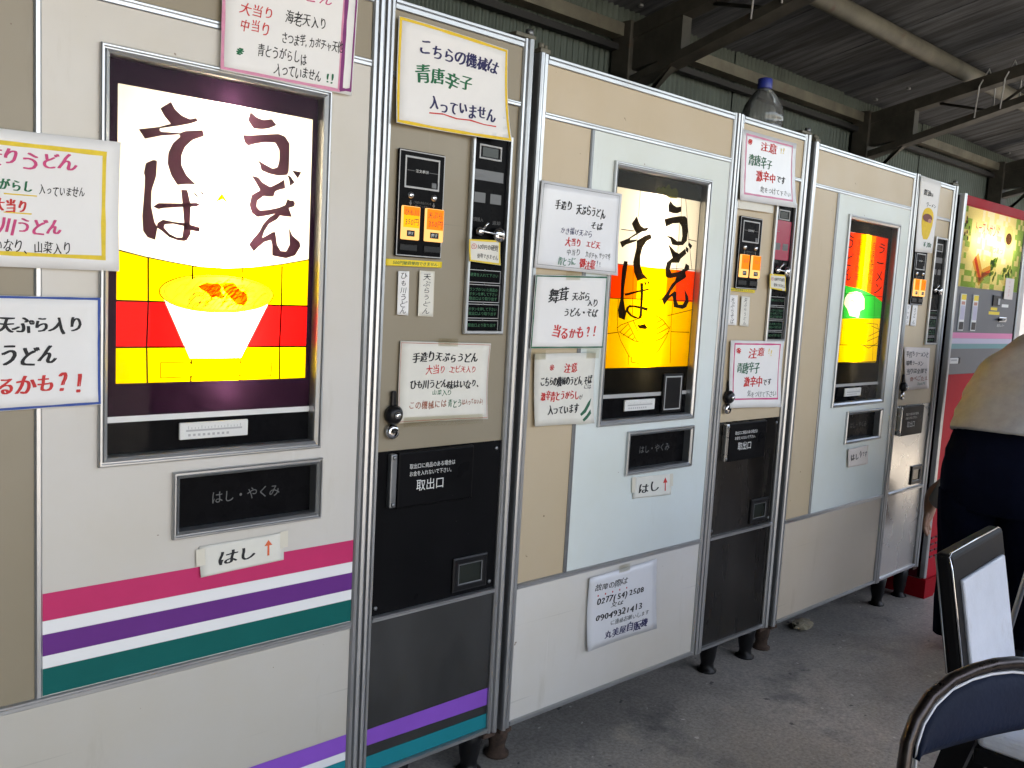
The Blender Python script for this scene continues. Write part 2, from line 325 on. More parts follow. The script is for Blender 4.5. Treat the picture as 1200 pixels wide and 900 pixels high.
# ------------------------------------------------------------------ traced outlines (metres in each machine's own front plane: along, height)
papers={'topbox': ('A',[(0.5072,1.7894),(0.7924,1.8104),(0.7846,1.6126),(0.5062,1.608)]),'sideY': ('A',[(0.0782,1.4473),(0.3301,1.4536),(0.3304,1.236),(0.0759,1.2333)]),'sideB': ('A',[(0.0755,1.1876),(0.301,1.1896),(0.3027,1.0055),(0.0735,0.9991)]),'hashiA': ('A',[(0.4858,0.7213),(0.6644,0.7231),(0.6651,0.6658),(0.4885,0.6613)]),'csignA': ('A',[(0.8912,1.7936),(1.1992,1.7898),(1.2064,1.581),(0.8906,1.5756)]),'ystripA': ('A',[(0.8891,1.2921),(1.0421,1.2938),(1.0412,1.2804),(0.8882,1.2775)]),'p1A': ('A',[(0.9222,1.2672),(0.9518,1.2681),(0.9538,1.1712),(0.9236,1.1725)]),'p2A': ('A',[(0.9796,1.2696),(1.0217,1.2698),(1.0225,1.1712),(0.9802,1.1717)]),'noteA': ('A',[(0.9351,1.1148),(1.1958,1.1092),(1.1928,0.9279),(0.9338,0.9318)]),'tagA': ('A',[(1.1068,1.35),(1.2065,1.3536),(1.208,1.2955),(1.1151,1.3)]),'hashiB': ('B',[(0.4745,0.7345),(0.6553,0.7277),(0.6599,0.6627),(0.4781,0.6702)]),'phoneB': ('B',[(0.3054,0.4651),(0.6137,0.4684),(0.6289,0.2483),(0.3106,0.2506)]),'n1B': ('B',[(0.0252,1.5284),(0.3264,1.5283),(0.3284,1.3096),(0.0169,1.314)]),'n2B': ('B',[(0.0234,1.296),(0.2948,1.3056),(0.2954,1.1118),(0.0197,1.1112)]),'n3B': ('B',[(0.0348,1.098),(0.2672,1.0996),(0.2689,0.908),(0.0504,0.9111)]),'csignB': ('B',[(0.8708,1.7862),(1.1802,1.7873),(1.2078,1.5797),(0.883,1.5719)]),'csignB2': ('B',[(0.8806,1.5753),(1.093,1.579),(1.0923,1.5515),(0.8801,1.5465)]),'ystripB': ('B',[(0.869,1.3009),(1.0298,1.2998),(1.0289,1.2893),(0.8681,1.2908)]),'p1B': ('B',[(0.8769,1.2783),(0.9328,1.278),(0.9387,1.1823),(0.8845,1.1831)]),'p2B': ('B',[(0.9538,1.2769),(1.0034,1.2751),(1.0081,1.1794),(0.9568,1.1815)]),'noteB': ('B',[(0.9091,1.1347),(1.2259,1.1328),(1.2333,0.9058),(0.9195,0.917)]),'tagB': ('B',[(1.0945,1.3548),(1.1939,1.3558),(1.2029,1.3026),(1.1031,1.3076)]),'paperC': ('C',[(0.4604,0.7228),(0.6349,0.7255),(0.6443,0.6479),(0.4758,0.6488)]),'csignC': ('C',[(0.8672,1.8256),(1.0794,1.8218),(1.0603,1.5231),(0.8848,1.517)]),'noteC': ('C',[(0.8975,1.1217),(1.1682,1.116),(1.1804,0.9378),(0.9459,0.935)]),'p1C': ('C',[(0.8818,1.2997),(0.9307,1.3),(0.9234,1.2115),(0.8801,1.2134)]),'p2C': ('C',[(0.9452,1.298),(0.998,1.2984),(0.9977,1.2088),(0.9407,1.2117)])}
lettersA=[[(0.4089,1.5264),(0.428,1.5413),(0.4354,1.5293),(0.448,1.5204),(0.4631,1.5165),(0.4741,1.5208),(0.4782,1.5157),(0.4632,1.5085),(0.4417,1.5013),(0.4174,1.4943),(0.4094,1.4921),(0.4087,1.4948),(0.4279,1.5029),(0.4171,1.5137)],[(0.3716,1.4847),(0.4093,1.4946),(0.4084,1.4879),(0.4133,1.4858),(0.4134,1.4802),(0.3827,1.4697)],[(0.4126,1.4864),(0.4452,1.4891),(0.4551,1.4945),(0.487,1.501),(0.4906,1.4908),(0.4687,1.4805),(0.4549,1.4663),(0.4485,1.4503),(0.4487,1.4327),(0.458,1.4162),(0.4769,1.4012),(0.4583,1.4001),(0.4417,1.3965),(0.4299,1.4128),(0.4231,1.4326),(0.4244,1.4518),(0.4323,1.4694),(0.4453,1.4828),(0.4436,1.4863),(0.4134,1.4799)],[(0.3847,1.4282),(0.3973,1.4355),(0.4046,1.4349),(0.4034,1.408),(0.3954,1.3818),(0.3951,1.3533),(0.4012,1.3268),(0.4068,1.3177),(0.4028,1.295),(0.3893,1.2987),(0.3812,1.3092),(0.3794,1.3359),(0.3827,1.3804),(0.3834,1.4055),(0.3811,1.41)],[(0.3983,1.3536),(0.4078,1.3609),(0.4505,1.3646),(0.4775,1.3686),(0.485,1.3661),(0.4776,1.3614),(0.4506,1.3581),(0.4177,1.3529),(0.408,1.3501)],[(0.4484,1.3893),(0.4601,1.3899),(0.4673,1.3637),(0.4662,1.3309),(0.4682,1.3114),(0.46,1.2976),(0.4515,1.3009),(0.4539,1.3168),(0.4551,1.3299),(0.4522,1.3589)],[(0.4051,1.3176),(0.4067,1.3257),(0.4163,1.3323),(0.4377,1.33),(0.4544,1.3298),(0.4851,1.3243),(0.4846,1.316),(0.4647,1.3176),(0.4545,1.324),(0.4344,1.3265),(0.4197,1.3242),(0.4181,1.3186),(0.4281,1.3082),(0.4414,1.3027),(0.4531,1.3036),(0.4583,1.2968),(0.4448,1.2971),(0.4282,1.3017),(0.4149,1.312)],[(0.472,1.3854),(0.4744,1.3873),(0.4814,1.3798),(0.4787,1.3779)],[(0.4839,1.389),(0.4867,1.3899),(0.4937,1.3854),(0.4902,1.3837)],[(0.5799,1.5494),(0.5942,1.5407),(0.6073,1.5385),(0.6242,1.5432),(0.6352,1.5331),(0.619,1.5244),(0.6059,1.5207),(0.5874,1.5188),(0.5752,1.5326)],[(0.565,1.5044),(0.5877,1.5071),(0.6137,1.5124),(0.6402,1.5174),(0.6539,1.5143),(0.664,1.502),(0.6642,1.4707),(0.6638,1.448),(0.66,1.4413),(0.6426,1.4374),(0.6233,1.4385),(0.605,1.4431),(0.6021,1.454),(0.5944,1.4632),(0.6095,1.4566),(0.6288,1.4495),(0.639,1.4536),(0.6425,1.4678),(0.6419,1.4867),(0.6331,1.4992),(0.6103,1.4969),(0.5918,1.4915),(0.5771,1.4854),(0.5697,1.49)],[(0.6704,1.4513),(0.6915,1.4504),(0.6839,1.4371)],[(0.66,1.4416),(0.668,1.4391),(0.6774,1.4286),(0.6674,1.4205),(0.6642,1.4341)],[(0.584,1.4313),(0.599,1.4297),(0.6086,1.4206),(0.6248,1.4139),(0.6411,1.4227),(0.6544,1.4319),(0.6573,1.4148),(0.6453,1.411),(0.6358,1.4064),(0.6322,1.3957),(0.6189,1.3942),(0.6112,1.3951),(0.5983,1.3842),(0.5975,1.3731),(0.6044,1.3669),(0.5991,1.3537),(0.5877,1.3602),(0.5821,1.375),(0.5861,1.3942),(0.6034,1.4053),(0.5956,1.4174)],[(0.5988,1.3664),(0.6044,1.3669),(0.6215,1.3696),(0.6444,1.376),(0.6579,1.3826),(0.6626,1.3954),(0.6675,1.3924),(0.6754,1.3932),(0.6795,1.3883),(0.6777,1.3818),(0.666,1.3774),(0.6736,1.3605),(0.6566,1.3603),(0.6449,1.361),(0.637,1.3638),(0.6218,1.3589),(0.5991,1.3533)],[(0.637,1.3638),(0.6468,1.3605),(0.6412,1.353),(0.6241,1.3427),(0.615,1.3281),(0.6108,1.3149),(0.6228,1.3217),(0.6323,1.3277),(0.638,1.3282),(0.6426,1.3039),(0.6508,1.2921),(0.6627,1.2919),(0.6702,1.3059),(0.6671,1.3394),(0.6756,1.3241),(0.692,1.3128),(0.6943,1.304),(0.6828,1.2853),(0.6631,1.2784),(0.6394,1.2808),(0.6324,1.2821),(0.6318,1.3032),(0.6288,1.3117),(0.6155,1.3072),(0.6044,1.2977),(0.5933,1.2866),(0.5829,1.2997),(0.5909,1.3106),(0.6036,1.3254),(0.6108,1.3399),(0.6238,1.3549)]]
lettersB=[[(0.4299,1.4796),(0.4389,1.4663),(0.4503,1.4546),(0.466,1.4496),(0.4885,1.4542),(0.477,1.4426),(0.4571,1.4393),(0.4327,1.4325),(0.4216,1.4426),(0.4101,1.4573)],[(0.3648,1.4036),(0.3999,1.4157),(0.4326,1.4335),(0.4619,1.4413),(0.438,1.4298),(0.4097,1.4165),(0.4077,1.4116),(0.4371,1.4155),(0.4351,1.4106),(0.3921,1.3978),(0.3761,1.3882)],[(0.4375,1.4123),(0.4734,1.4295),(0.4958,1.4362),(0.5039,1.4239),(0.4803,1.414),(0.4646,1.3953),(0.4574,1.3692),(0.4603,1.3437),(0.4754,1.322),(0.5029,1.3072),(0.4771,1.3076),(0.4525,1.2999),(0.4349,1.3231),(0.4277,1.3513),(0.4339,1.3771),(0.4392,1.3966)],[(0.5759,1.5376),(0.5906,1.5277),(0.6075,1.5229),(0.629,1.5268),(0.6309,1.5121),(0.6125,1.5053),(0.5908,1.5038),(0.5717,1.5062),(0.5679,1.5237)],[(0.5531,1.4832),(0.587,1.4913),(0.6244,1.4982),(0.6518,1.5008),(0.6639,1.4936),(0.671,1.4607),(0.6692,1.4303),(0.6515,1.4155),(0.6241,1.4125),(0.5993,1.4133),(0.5892,1.429),(0.5667,1.4364),(0.5938,1.436),(0.6225,1.425),(0.6417,1.4265),(0.6453,1.4418),(0.6392,1.468),(0.6268,1.4785),(0.5945,1.474),(0.5636,1.462)],[(0.6781,1.4276),(0.6977,1.4172),(0.6893,1.4065),(0.6766,1.4174)],[(0.6658,1.4132),(0.6807,1.4075),(0.6796,1.3939),(0.6675,1.3998)],[(0.5803,1.4135),(0.5976,1.4049),(0.6153,1.3945),(0.6353,1.3892),(0.6639,1.4063),(0.6714,1.3917),(0.6454,1.3748),(0.6386,1.3626),(0.6248,1.3618),(0.603,1.3605),(0.5971,1.3418),(0.6067,1.3307),(0.5923,1.3149),(0.5809,1.3193),(0.5756,1.3406),(0.5813,1.3608),(0.6066,1.3756),(0.5934,1.3947)],[(0.5855,1.3262),(0.6067,1.3307),(0.6392,1.3358),(0.6659,1.3457),(0.6722,1.363),(0.69,1.3573),(0.6915,1.3454),(0.6726,1.3376),(0.6802,1.3227),(0.6475,1.3143),(0.6372,1.307),(0.6258,1.3099),(0.63,1.3202),(0.6031,1.3155),(0.5867,1.3163)],[(0.3886,1.3528),(0.4046,1.3521),(0.4024,1.3229),(0.397,1.2746),(0.3987,1.2436),(0.4086,1.2163),(0.4145,1.2112),(0.4089,1.1885),(0.3817,1.1949),(0.3768,1.2155),(0.3841,1.2466),(0.382,1.291),(0.3829,1.3321)],[(0.3983,1.2626),(0.4114,1.2648),(0.4593,1.2737),(0.5029,1.2807),(0.5117,1.2776),(0.498,1.2745),(0.4598,1.2684),(0.4175,1.2581),(0.4043,1.2566)],[(0.4651,1.2949),(0.4789,1.2955),(0.4825,1.264),(0.4833,1.2324),(0.4841,1.2006),(0.4766,1.1933),(0.4655,1.1931),(0.4726,1.2038),(0.4726,1.2285),(0.4703,1.2636)],[(0.4088,1.2146),(0.413,1.2251),(0.4258,1.2313),(0.4587,1.2299),(0.5092,1.226),(0.5076,1.2153),(0.4762,1.2216),(0.4427,1.2259),(0.4239,1.2236),(0.4222,1.2149),(0.4397,1.2031),(0.4622,1.1983),(0.471,1.1932),(0.4517,1.1939),(0.4291,1.2011)],[(0.6438,1.3214),(0.6768,1.3249),(0.6745,1.3193),(0.6343,1.3009),(0.6102,1.278),(0.6029,1.265),(0.628,1.2787),(0.6375,1.2754),(0.6404,1.2517),(0.651,1.2392),(0.6723,1.2398),(0.6842,1.2532),(0.6756,1.2862),(0.6969,1.2647),(0.7019,1.25),(0.6917,1.2329),(0.674,1.2269),(0.6431,1.2297),(0.6297,1.2312),(0.6232,1.2548),(0.6179,1.2637),(0.604,1.2559),(0.5828,1.236),(0.5703,1.253),(0.5903,1.2718),(0.6107,1.298)],[(0.4819,1.2985),(0.4883,1.3009),(0.4962,1.2907),(0.4903,1.2883)],[(0.4948,1.3026),(0.5007,1.305),(0.5086,1.2948),(0.5027,1.2924)],[(0.4646,1.1765),(0.4786,1.175),(0.5005,1.1796),(0.5069,1.1725),(0.516,1.1673),(0.5051,1.1636),(0.477,1.165),(0.4708,1.1703)]]
A_temp=[[(0.4834,1.2153),(0.491,1.2193),(0.5012,1.2234),(0.5117,1.2214),(0.5221,1.2231),(0.5301,1.2184),(0.5277,1.2083),(0.5359,1.1985),(0.5306,1.1938),(0.52,1.1967),(0.5096,1.1951),(0.5016,1.2048),(0.4912,1.2094)],[(0.5301,1.2197),(0.5406,1.2239),(0.554,1.225),(0.5596,1.2184),(0.5679,1.211),(0.5818,1.2051),(0.5835,1.1924),(0.5768,1.1819),(0.5631,1.1841),(0.5521,1.1914),(0.5438,1.2013),(0.5356,1.2086)]]
A_mat=[[(0.4158,1.0733),(0.5332,1.0727),(0.5418,1.0468),(0.4162,1.0452)],[(0.5359,1.0726),(0.5521,1.0724),(0.5691,1.0461),(0.5445,1.0459)],[(0.5534,1.0723),(0.6391,1.0696),(0.637,1.043),(0.5705,1.0453)]]
B_lines=[[(0.3798,1.188),(0.3797,1.1639),(0.3992,1.1293),(0.4419,1.0836)],[(0.62,1.1741),(0.6061,1.1409),(0.5752,1.1043),(0.5402,1.0809)],[(0.3795,1.1656),(0.3944,1.1744),(0.4522,1.1893),(0.5397,1.2089)],[(0.5397,1.2089),(0.5823,1.1918),(0.6179,1.1667)],[(0.3885,1.1553),(0.4588,1.1295),(0.5268,1.1225),(0.583,1.1372),(0.6188,1.1594)],[(0.4502,1.0835),(0.4517,1.0693),(0.4884,1.0635),(0.5386,1.07),(0.5402,1.0809)],[(0.3938,1.1554),(0.4237,1.1766)],[(0.4082,1.1451),(0.4342,1.1645)],[(0.4277,1.1392),(0.4483,1.1506)],[(0.4475,1.1323),(0.4604,1.1401)],[(0.4231,1.1818),(0.473,1.126)],[(0.4467,1.1892),(0.4955,1.1242)],[(0.4778,1.158),(0.5181,1.1243)],[(0.5057,1.1582),(0.5376,1.1279)],[(0.5219,1.1656),(0.5487,1.1316)],[(0.5085,1.1833),(0.552,1.202)],[(0.5267,1.1728),(0.5764,1.1917)],[(0.5427,1.1586),(0.5953,1.1811)],[(0.5526,1.1479),(0.6117,1.1685)],[(0.3386,1.3076),(0.3421,1.2485)],[(0.5066,1.3462),(0.5075,1.2898),(0.5233,1.2514)],[(0.5295,1.344),(0.5375,1.2518)],[(0.5613,1.3423),(0.572,1.253)],[(0.431,1.3314),(0.4428,1.1997)],[(0.3396,1.2478),(0.7235,1.2526)],[(0.3394,1.1497),(0.3834,1.1535)],[(0.625,1.1576),(0.7171,1.1566)],[(0.6214,1.2108),(0.6335,1.0633)],[(0.4361,1.0872),(0.4388,1.0624)],[(0.6043,1.205),(0.7269,1.2264)],[(0.3762,1.2463),(0.3771,1.188)],[(0.6229,1.2475),(0.6244,1.2109)],[(0.4384,1.5512),(0.4385,1.4788)],[(0.6281,1.5564),(0.6328,1.4973)],[(0.6294,1.4804),(0.63,1.3872)],[(0.6476,1.5552),(0.6759,1.4443),(0.7055,1.3479)],[(0.6772,1.4343),(0.7176,1.4323)],[(0.3683,1.4381),(0.4221,1.438)],[(0.4378,1.4314),(0.4396,1.3934)],[(0.364,1.3427),(0.7232,1.3455)],[(0.6305,1.3605),(0.6288,1.3302)]]
B_leaf=[[(0.5049,1.5572),(0.5212,1.5735),(0.5299,1.5665),(0.5419,1.5759),(0.5505,1.5704),(0.5647,1.585),(0.5773,1.5703),(0.598,1.5776),(0.6133,1.5646),(0.6072,1.5475),(0.5749,1.5456),(0.5312,1.5554)]]
C_red=[(0.3481,1.5535),(0.5307,1.5578),(0.7287,1.557),(0.7193,1.3026),(0.6124,1.3263),(0.5033,1.3455),(0.3449,1.3549)]
C_green=[(0.3449,1.3549),(0.5033,1.3455),(0.6124,1.3263),(0.7193,1.3026),(0.7269,1.235),(0.3433,1.2278)]
C_yel=[(0.3433,1.2278),(0.7269,1.235),(0.7281,1.0556),(0.3421,1.0634)]
C_blob=[(0.3691,1.3045),(0.3991,1.3282),(0.4618,1.3352),(0.5068,1.3291),(0.5331,1.3101),(0.5417,1.2703),(0.5064,1.2628),(0.4975,1.236),(0.4244,1.2411),(0.3979,1.2666),(0.3661,1.2851)]
C_lines=[[(0.3681,1.3431),(0.3701,1.1296)],[(0.3371,1.3258),(0.691,1.3223)],[(0.3425,1.1296),(0.7201,1.1256)],[(0.6185,1.3333),(0.6579,1.0671)],[(0.4551,1.1626),(0.5311,1.2166),(0.669,1.2119),(0.7082,1.1778),(0.6861,1.1361),(0.6133,1.1156)],[(0.6027,1.1634),(0.6909,1.1846)],[(0.5921,1.1429),(0.7035,1.1639)],[(0.4523,1.1758),(0.5188,1.1361),(0.6133,1.1156)],[(0.4853,1.1561),(0.5448,1.1529)],[(0.4199,1.2965),(0.4373,1.3016)],[(0.4321,1.2923),(0.4495,1.2981)],[(0.6166,1.2043),(0.6893,1.1915)]]
C_text=[[(0.3893,1.5429),(0.4241,1.3779)],[(0.651,1.5307),(0.6353,1.3611)],[(0.4822,1.544),(0.4824,1.3742)],[(0.527,1.5411),(0.551,1.3641)]]
A_lit=[(0.3367,1.5565),(0.7142,1.554),(0.7144,1.0371),(0.3419,1.0359)]
A_wave=[(0.3447,1.2733),(0.3848,1.2639),(0.4389,1.2564),(0.4857,1.2512),(0.5359,1.2508),(0.5893,1.2553),(0.6534,1.2655),(0.7199,1.2787)]
A_red=[(0.3408,1.1835),(0.7114,1.1847),(0.7143,1.099),(0.3414,1.101)]
A_grid=[(0.3978,1.1436),(0.4796,1.2241),(0.4824,1.0643),(0.5781,1.2284),(0.5822,1.0623),(0.6645,1.1469)]
A_bowl=[(0.4116,1.2003),(0.6383,1.2083),(0.5192,1.2395),(0.5206,1.1678),(0.4212,1.1781),(0.6297,1.1853),(0.4707,1.0806),(0.5729,1.0792)]
B_lit=[(0.3456,1.5505),(0.7152,1.5483),(0.7265,1.0529),(0.3392,1.0627)]
B_wr=[(0.3392,1.3397),(0.7241,1.3498),(0.3433,1.2486),(0.7268,1.2621)]
B_line=[(0.329,0.9727),(0.7371,0.9705)]
B_thermo=[(0.4535,0.9585),(0.5932,0.9586),(0.5956,0.9242),(0.4582,0.926)]
B_phone=[(0.6198,1.032),(0.7186,1.0359),(0.7287,0.9097),(0.6303,0.9111)]
# ------------------------------------------------------------------ setting
def floor_z(x): return 0.0 if x < .8 else -.03*(min(x, 8.0)-.8)
def roof_z(y): return 2.445+.215*(.95-y)
g = MB()
xs = [-7, -4, -2, 0, .8, 1.4, 2, 2.6, 3.2, 4, 6, 8, 9]; ys = [2.0, 1.2, .5, 0, -1, -2, -3.5, -6.2]
vs = [(x, y, floor_z(x)) for y in ys for x in xs]; n = len(xs)
g.add(vs, [[j*n+i, (j+1)*n+i, (j+1)*n+i+1, j*n+i+1] for j in range(len(ys)-1) for i in range(n-1)], 'concrete')
tag(g.build('floor'), 'grey stained concrete floor of the open shed', 'floor', kind='structure')
g = MB(); g.box(-160, 160, -160, 160, -.40, -.30, 'outside')
tag(g.build('ground'), 'pale gravel ground outside the shed', 'ground', kind='structure')

# back wall: small-wave corrugated sheets
def corr(x0, x1, y, z0, z1, pitch=.034, amp=.006):
    m = MB(); k = int((x1-x0)/pitch*6); vs = []
    for i in range(k+1):
        x = x0+(x1-x0)*i/k; yy = y+amp*math.sin(2*math.pi*(x-x0)/pitch)
        vs += [(x, yy, z0), (x, yy, z1)]
    return m.add(vs, [[2*i, 2*i+2, 2*i+3, 2*i+1] for i in range(k)], 'corrugated', True)
wall = empty('corrugated_wall', (0, .95, 0)); tag(wall, 'dull green corrugated metal back wall behind the vending machines', 'wall')
for i, x0 in enumerate([-4.1, -3.05, -2.0, -.95, .10, 1.15, 2.2, 3.25, 4.3, 5.35]):
    m = corr(x0, x0+1.06, 0.0+(.010 if i % 2 else 0), -.2, 2.47); m.build('wall_sheet', wall)
for x in (-2.79, -.72, 1.35, 3.42, 5.49):
    m = MB(); m.box(x-.05, x+.05, -.11, -.013, -.2, 2.36, 'truss', .004); m.build('wall_post', wall)
m = MB(); m.box(-4.2, 6.4, .03, .05, -.2, 2.5, 'groove'); m.build('leak_block_board', wall)  # added behind the sheets to stop light leaking through their seams
m = MB(); m.box(-4.2, 6.4, -.05, -.013, 2.25, 2.275, 'groove'); m.build('under_beam_shade', wall)  # near-black strip painting the shade below the wall beam
m = MB(); m.box(-4.2, 6.4, -.075, -.012, 2.300, 2.307, 'beam_paint'); m.box(-4.2, 6.4, -.075, -.068, 2.3065, 2.350, 'beam_paint')
wb_ = m.build('wall_beam'); wb_.location = (0, .95, 0); tag(wb_, 'rusty pale steel angle running along the top of the corrugated wall', 'beam')

# roof boards
rm = MB(); x = -4.4; k = 0
while x < 6.5:
    w = .30; dz = .003 if k % 2 else 0
    y0, y1 = 1.05, -4.9
    rm.add([(x, y0, roof_z(y0)+dz), (x+w, y0, roof_z(y0)+dz), (x+w, y1, roof_z(y1)+dz), (x, y1, roof_z(y1)+dz),
            (x, y0, roof_z(y0)+.03+dz), (x+w, y0, roof_z(y0)+.03+dz), (x+w, y1, roof_z(y1)+.03+dz), (x, y1, roof_z(y1)+.03+dz)],
           [[0, 1, 2, 3], [7, 6, 5, 4], [0, 4, 5, 1], [1, 5, 6, 2], [2, 6, 7, 3], [3, 7, 4, 0]], 'roof_board')
    x += w-.004 if k % 2 == 0 else w-.004; k += 1
tag(rm.build('shed_roof'), 'dark weathered board roof sloping up from the back wall', 'roof')

# purlins
for i, y in enumerate((.37, -.75, -1.9, -3.0, -4.2)):
    m = MB(); m.tube([(-4.2, 0, 0), (6.3, 0, 0)], .042, 'beam_paint', 12)
    o = m.build('roof_purlin'); o.location = (0, y, roof_z(y)-.058)
    tag(o, ['rusty round purlin running under the roof boards above the machines', 'round purlin nearest above the camera', 'round purlin behind the camera position', 'round purlin over the seating area', 'round purlin by the open front of the shed'][i], 'purlin', 'round purlins under the roof')
# trusses
def truss(x, label):
    t = empty('roof_truss', (x, .9, 2.3)); tag(t, label, 'roof truss', 'steel trusses carrying the roof')
    def ch(name, f0, f1, w, h):
        m = MB(); a, b = f0, f1
        vs = []
        for (y, z) in (a, b):
            vs += [(-w, y, z-h), (w, y, z-h), (w, y, z), (-w, y, z)]
        m.add(vs, [[3, 2, 1, 0], [4, 5, 6, 7], [0, 1, 5, 4], [1, 2, 6, 5], [2, 3, 7, 6], [3, 0, 4, 7]], 'truss'); return m.build(name, t)
    zt = lambda y: roof_z(y+.9)-.12-2.3
    ch('top_chord', (-.02, zt(-.02)), (-5.7, zt(-5.7)), .035, .06)
    zb = lambda y: -.155+(-.19-y)*.277 if y > -2.0 else -.155+1.81*.277+(-2.0-y)*.215
    ch('bottom_chord', (-.05, zb(-.05)+.03), (-2.0, zb(-2.0)+.03), .04, .035)
    ch('bottom_chord', (-2.0, zb(-2.0)+.028), (-5.7, zb(-5.7)+.028), .038, .035)
    m = MB(); m.add([(sx, y, z) for sx in (-.028, .028) for y, z in ((.0, -.14), (-.30, zb(-.30)+.02), (-.30, zt(-.3)-.03), (.0, zt(0)-.03))], [[3, 2, 1, 0], [4, 5, 6, 7], [0, 1, 5, 4], [1, 2, 6, 5], [2, 3, 7, 6], [3, 0, 4, 7]], 'truss')
    for yy, zz in ((-.06, .02), (-.06, .12), (-.24, .06), (-.24, .16)): m.lathe([(.012, 0), (.012, .01), (.006, .014)], (0, yy, zz), 'alu_dark', 8)
    m.build('gusset', t)
    p = []; y = -.42; up = True
    while y > -5.5:
        p.append((0, y, (zt(y)-.06) if up else zb(y)+.02)); y -= .26; up = not up
    m = MB(); m.tube(p, .008, 'truss', 6); m.build('web_rod', t)
    m = MB(); m.add([(sx, y, z) for sx in (-.02, .02) for y, z in ((.0, -.40), (.0, -.34), (-.26, zb(-.26)), (-.20, zb(-.2)-.01))], [[3, 2, 1, 0], [4, 5, 6, 7], [0, 1, 5, 4], [1, 2, 6, 5], [2, 3, 7, 6], [3, 0, 4, 7]], 'truss'); m.build('knee_brace', t)
    # loops of wire hung over the chord
    for yy in (-.62, -.74):
        m = MB(); m.tube([(-.05, yy, zb(yy)-.0), (-.052, yy-.01, zt(yy)-.05), (0, yy-.03, zt(yy)+.045), (.05, yy-.05, zt(yy)-.05), (.05, yy-.05, zb(yy)+.05)], .004, 'line_grey', 6); m.build('wire_loop', t)
for x, l in ((-2.79, 'roof truss farthest to the left, behind the camera side'), (-.72, 'roof truss above the leftmost vending machine'), (1.35, 'dark roof truss above the middle vending machine'), (3.42, 'dark roof truss with hanging wire loops above the red toast machine'), (5.49, 'roof truss at the far end of the shed')):
    truss(x, l)
# end walls
m = MB(); m.box(-4.25, -4.15, -6.0, 1.0, -.2, 3.9, 'corrugated'); tag(m.build('side_wall'), 'dark closed end wall of the shed beyond the left edge', 'wall')
m = MB(); m.add([(6.30, 1.0, 2.14), (6.30, .4, 2.14), (6.30, .4, 2.6), (6.30, 1.0, 2.5), (6.36, 1.0, 2.14), (6.36, .4, 2.14), (6.36, .4, 2.6), (6.36, 1.0, 2.5)], [[3, 2, 1, 0], [4, 5, 6, 7], [0, 1, 5, 4], [1, 2, 6, 5], [2, 3, 7, 6], [3, 0, 4, 7]], 'corrugated')
tag(m.build('gable_sheet'), 'dark sheet closing the upper part of the far open end', 'wall')
for x in (-4.1, -1.0, 2.2, 5.4):
    m = MB(); m.box(-.06, .06, -.06, .06, 0, 3.35, 'truss', .006); m.box(-.12, .12, -.12, .12, -.26, .02, 'concrete', .01)
    o = m.build('roof_post'); o.location = (x, -4.7, floor_z(x)); tag(o, 'steel post carrying the roof along the open front', 'post', 'posts along the open front')


m = MB(); m.box(.9, 6.36, -4.84, -4.80, -.3, 1.75, 'truss'); tag(m.build('front_reflection_block'), 'unseen dark board added to keep bright reflections off the machine fronts', 'wall')  # added out of view: blocks bright reflections in windows and black panels
m = MB(); m.box(6.31, 6.35, -4.79, -2.3, -.3, 1.05, 'truss'); tag(m.build('end_reflection_block'), 'unseen dark board added at the far end to darken what the machines reflect', 'wall')  # added out of view: keeps reflections in the lower columns dark

m = MB(); m.box(9.0, 9.2, -9, 7, -.3, 2.5, 'outside'); m.box(8.96, 9.24, -9.02, 7.02, 2.5, 2.58, 'outside', .01); tag(m.build('glare_block_wall'), 'unseen pale wall added beyond the far end to dim glare on the machines', 'wall')  # added out of view: dims the open end, less glare on the toast machine


# ------------------------------------------------------------------ noodle vending machines
LPOST = [(0, .03), (0, -.002), (.002, -.008), (.006, -.011), (.010, -.011), (.013, -.006), (.014, -.001), (.0165, -.001), (.018, -.005), (.028, -.005), (.0305, -.001), (.0305, .03)]
RPOST = [(1.2555, .03), (1.2555, -.002), (1.259, -.006), (1.265, -.006), (1.267, -.001), (1.269, -.001), (1.271, -.008), (1.276, -.012), (1.281, -.011), (1.284, -.004), (1.286, -.004), (1.289, -.002), (1.289, .03)]
DPOST1 = [(.8345, .03), (.8345, -.001), (.838, -.005), (.845, -.005), (.846, -.001), (.848, -.001), (.850, -.008), (.856, -.010), (.860, -.008), (.8615, -.001), (.8615, .03)]
DPOST2 = [(.8645, .03), (.8645, -.001), (.866, -.008), (.871, -.010), (.875, -.007), (.876, -.001), (.879, -.001), (.880, -.005), (.886, -.005), (.888, -.001), (.888, .03)]
def rail(z0, z1, b=.006): return [(z0, .02), (z0, -.001), (z0+.002, -b*.7), (z0+(z1-z0)*.5, -b*.7), (z0+(z1-z0)*.58, -.002), (z0+(z1-z0)*.66, -b), (z1-.002, -b), (z1, -.002), (z1, .02)]
def thin(u0, u1, b=.004): return [(u0, .01), (u0, -.001), (u0+.003, -b), (u1-.003, -b), (u1, -.001), (u1, .01)]
WPROF = [(0, .002), (0, -.007), (.002, -.009), (.0045, -.009), (.0055, -.003), (.0075, -.003), (.009, -.008), (.015, -.004), (.0165, .0), (.0165, .030)]
SPROF = [(0, .002), (0, -.008), (.002, -.010), (.004, -.010), (.005, -.004), (.007, -.004), (.008, -.009), (.013, -.004), (.0135, .0), (.0135, .030)]
def put_uz(mb, y, mat):
    return lambda P, F: mb.add([(a, y, b) for a, b in P], F, mat)

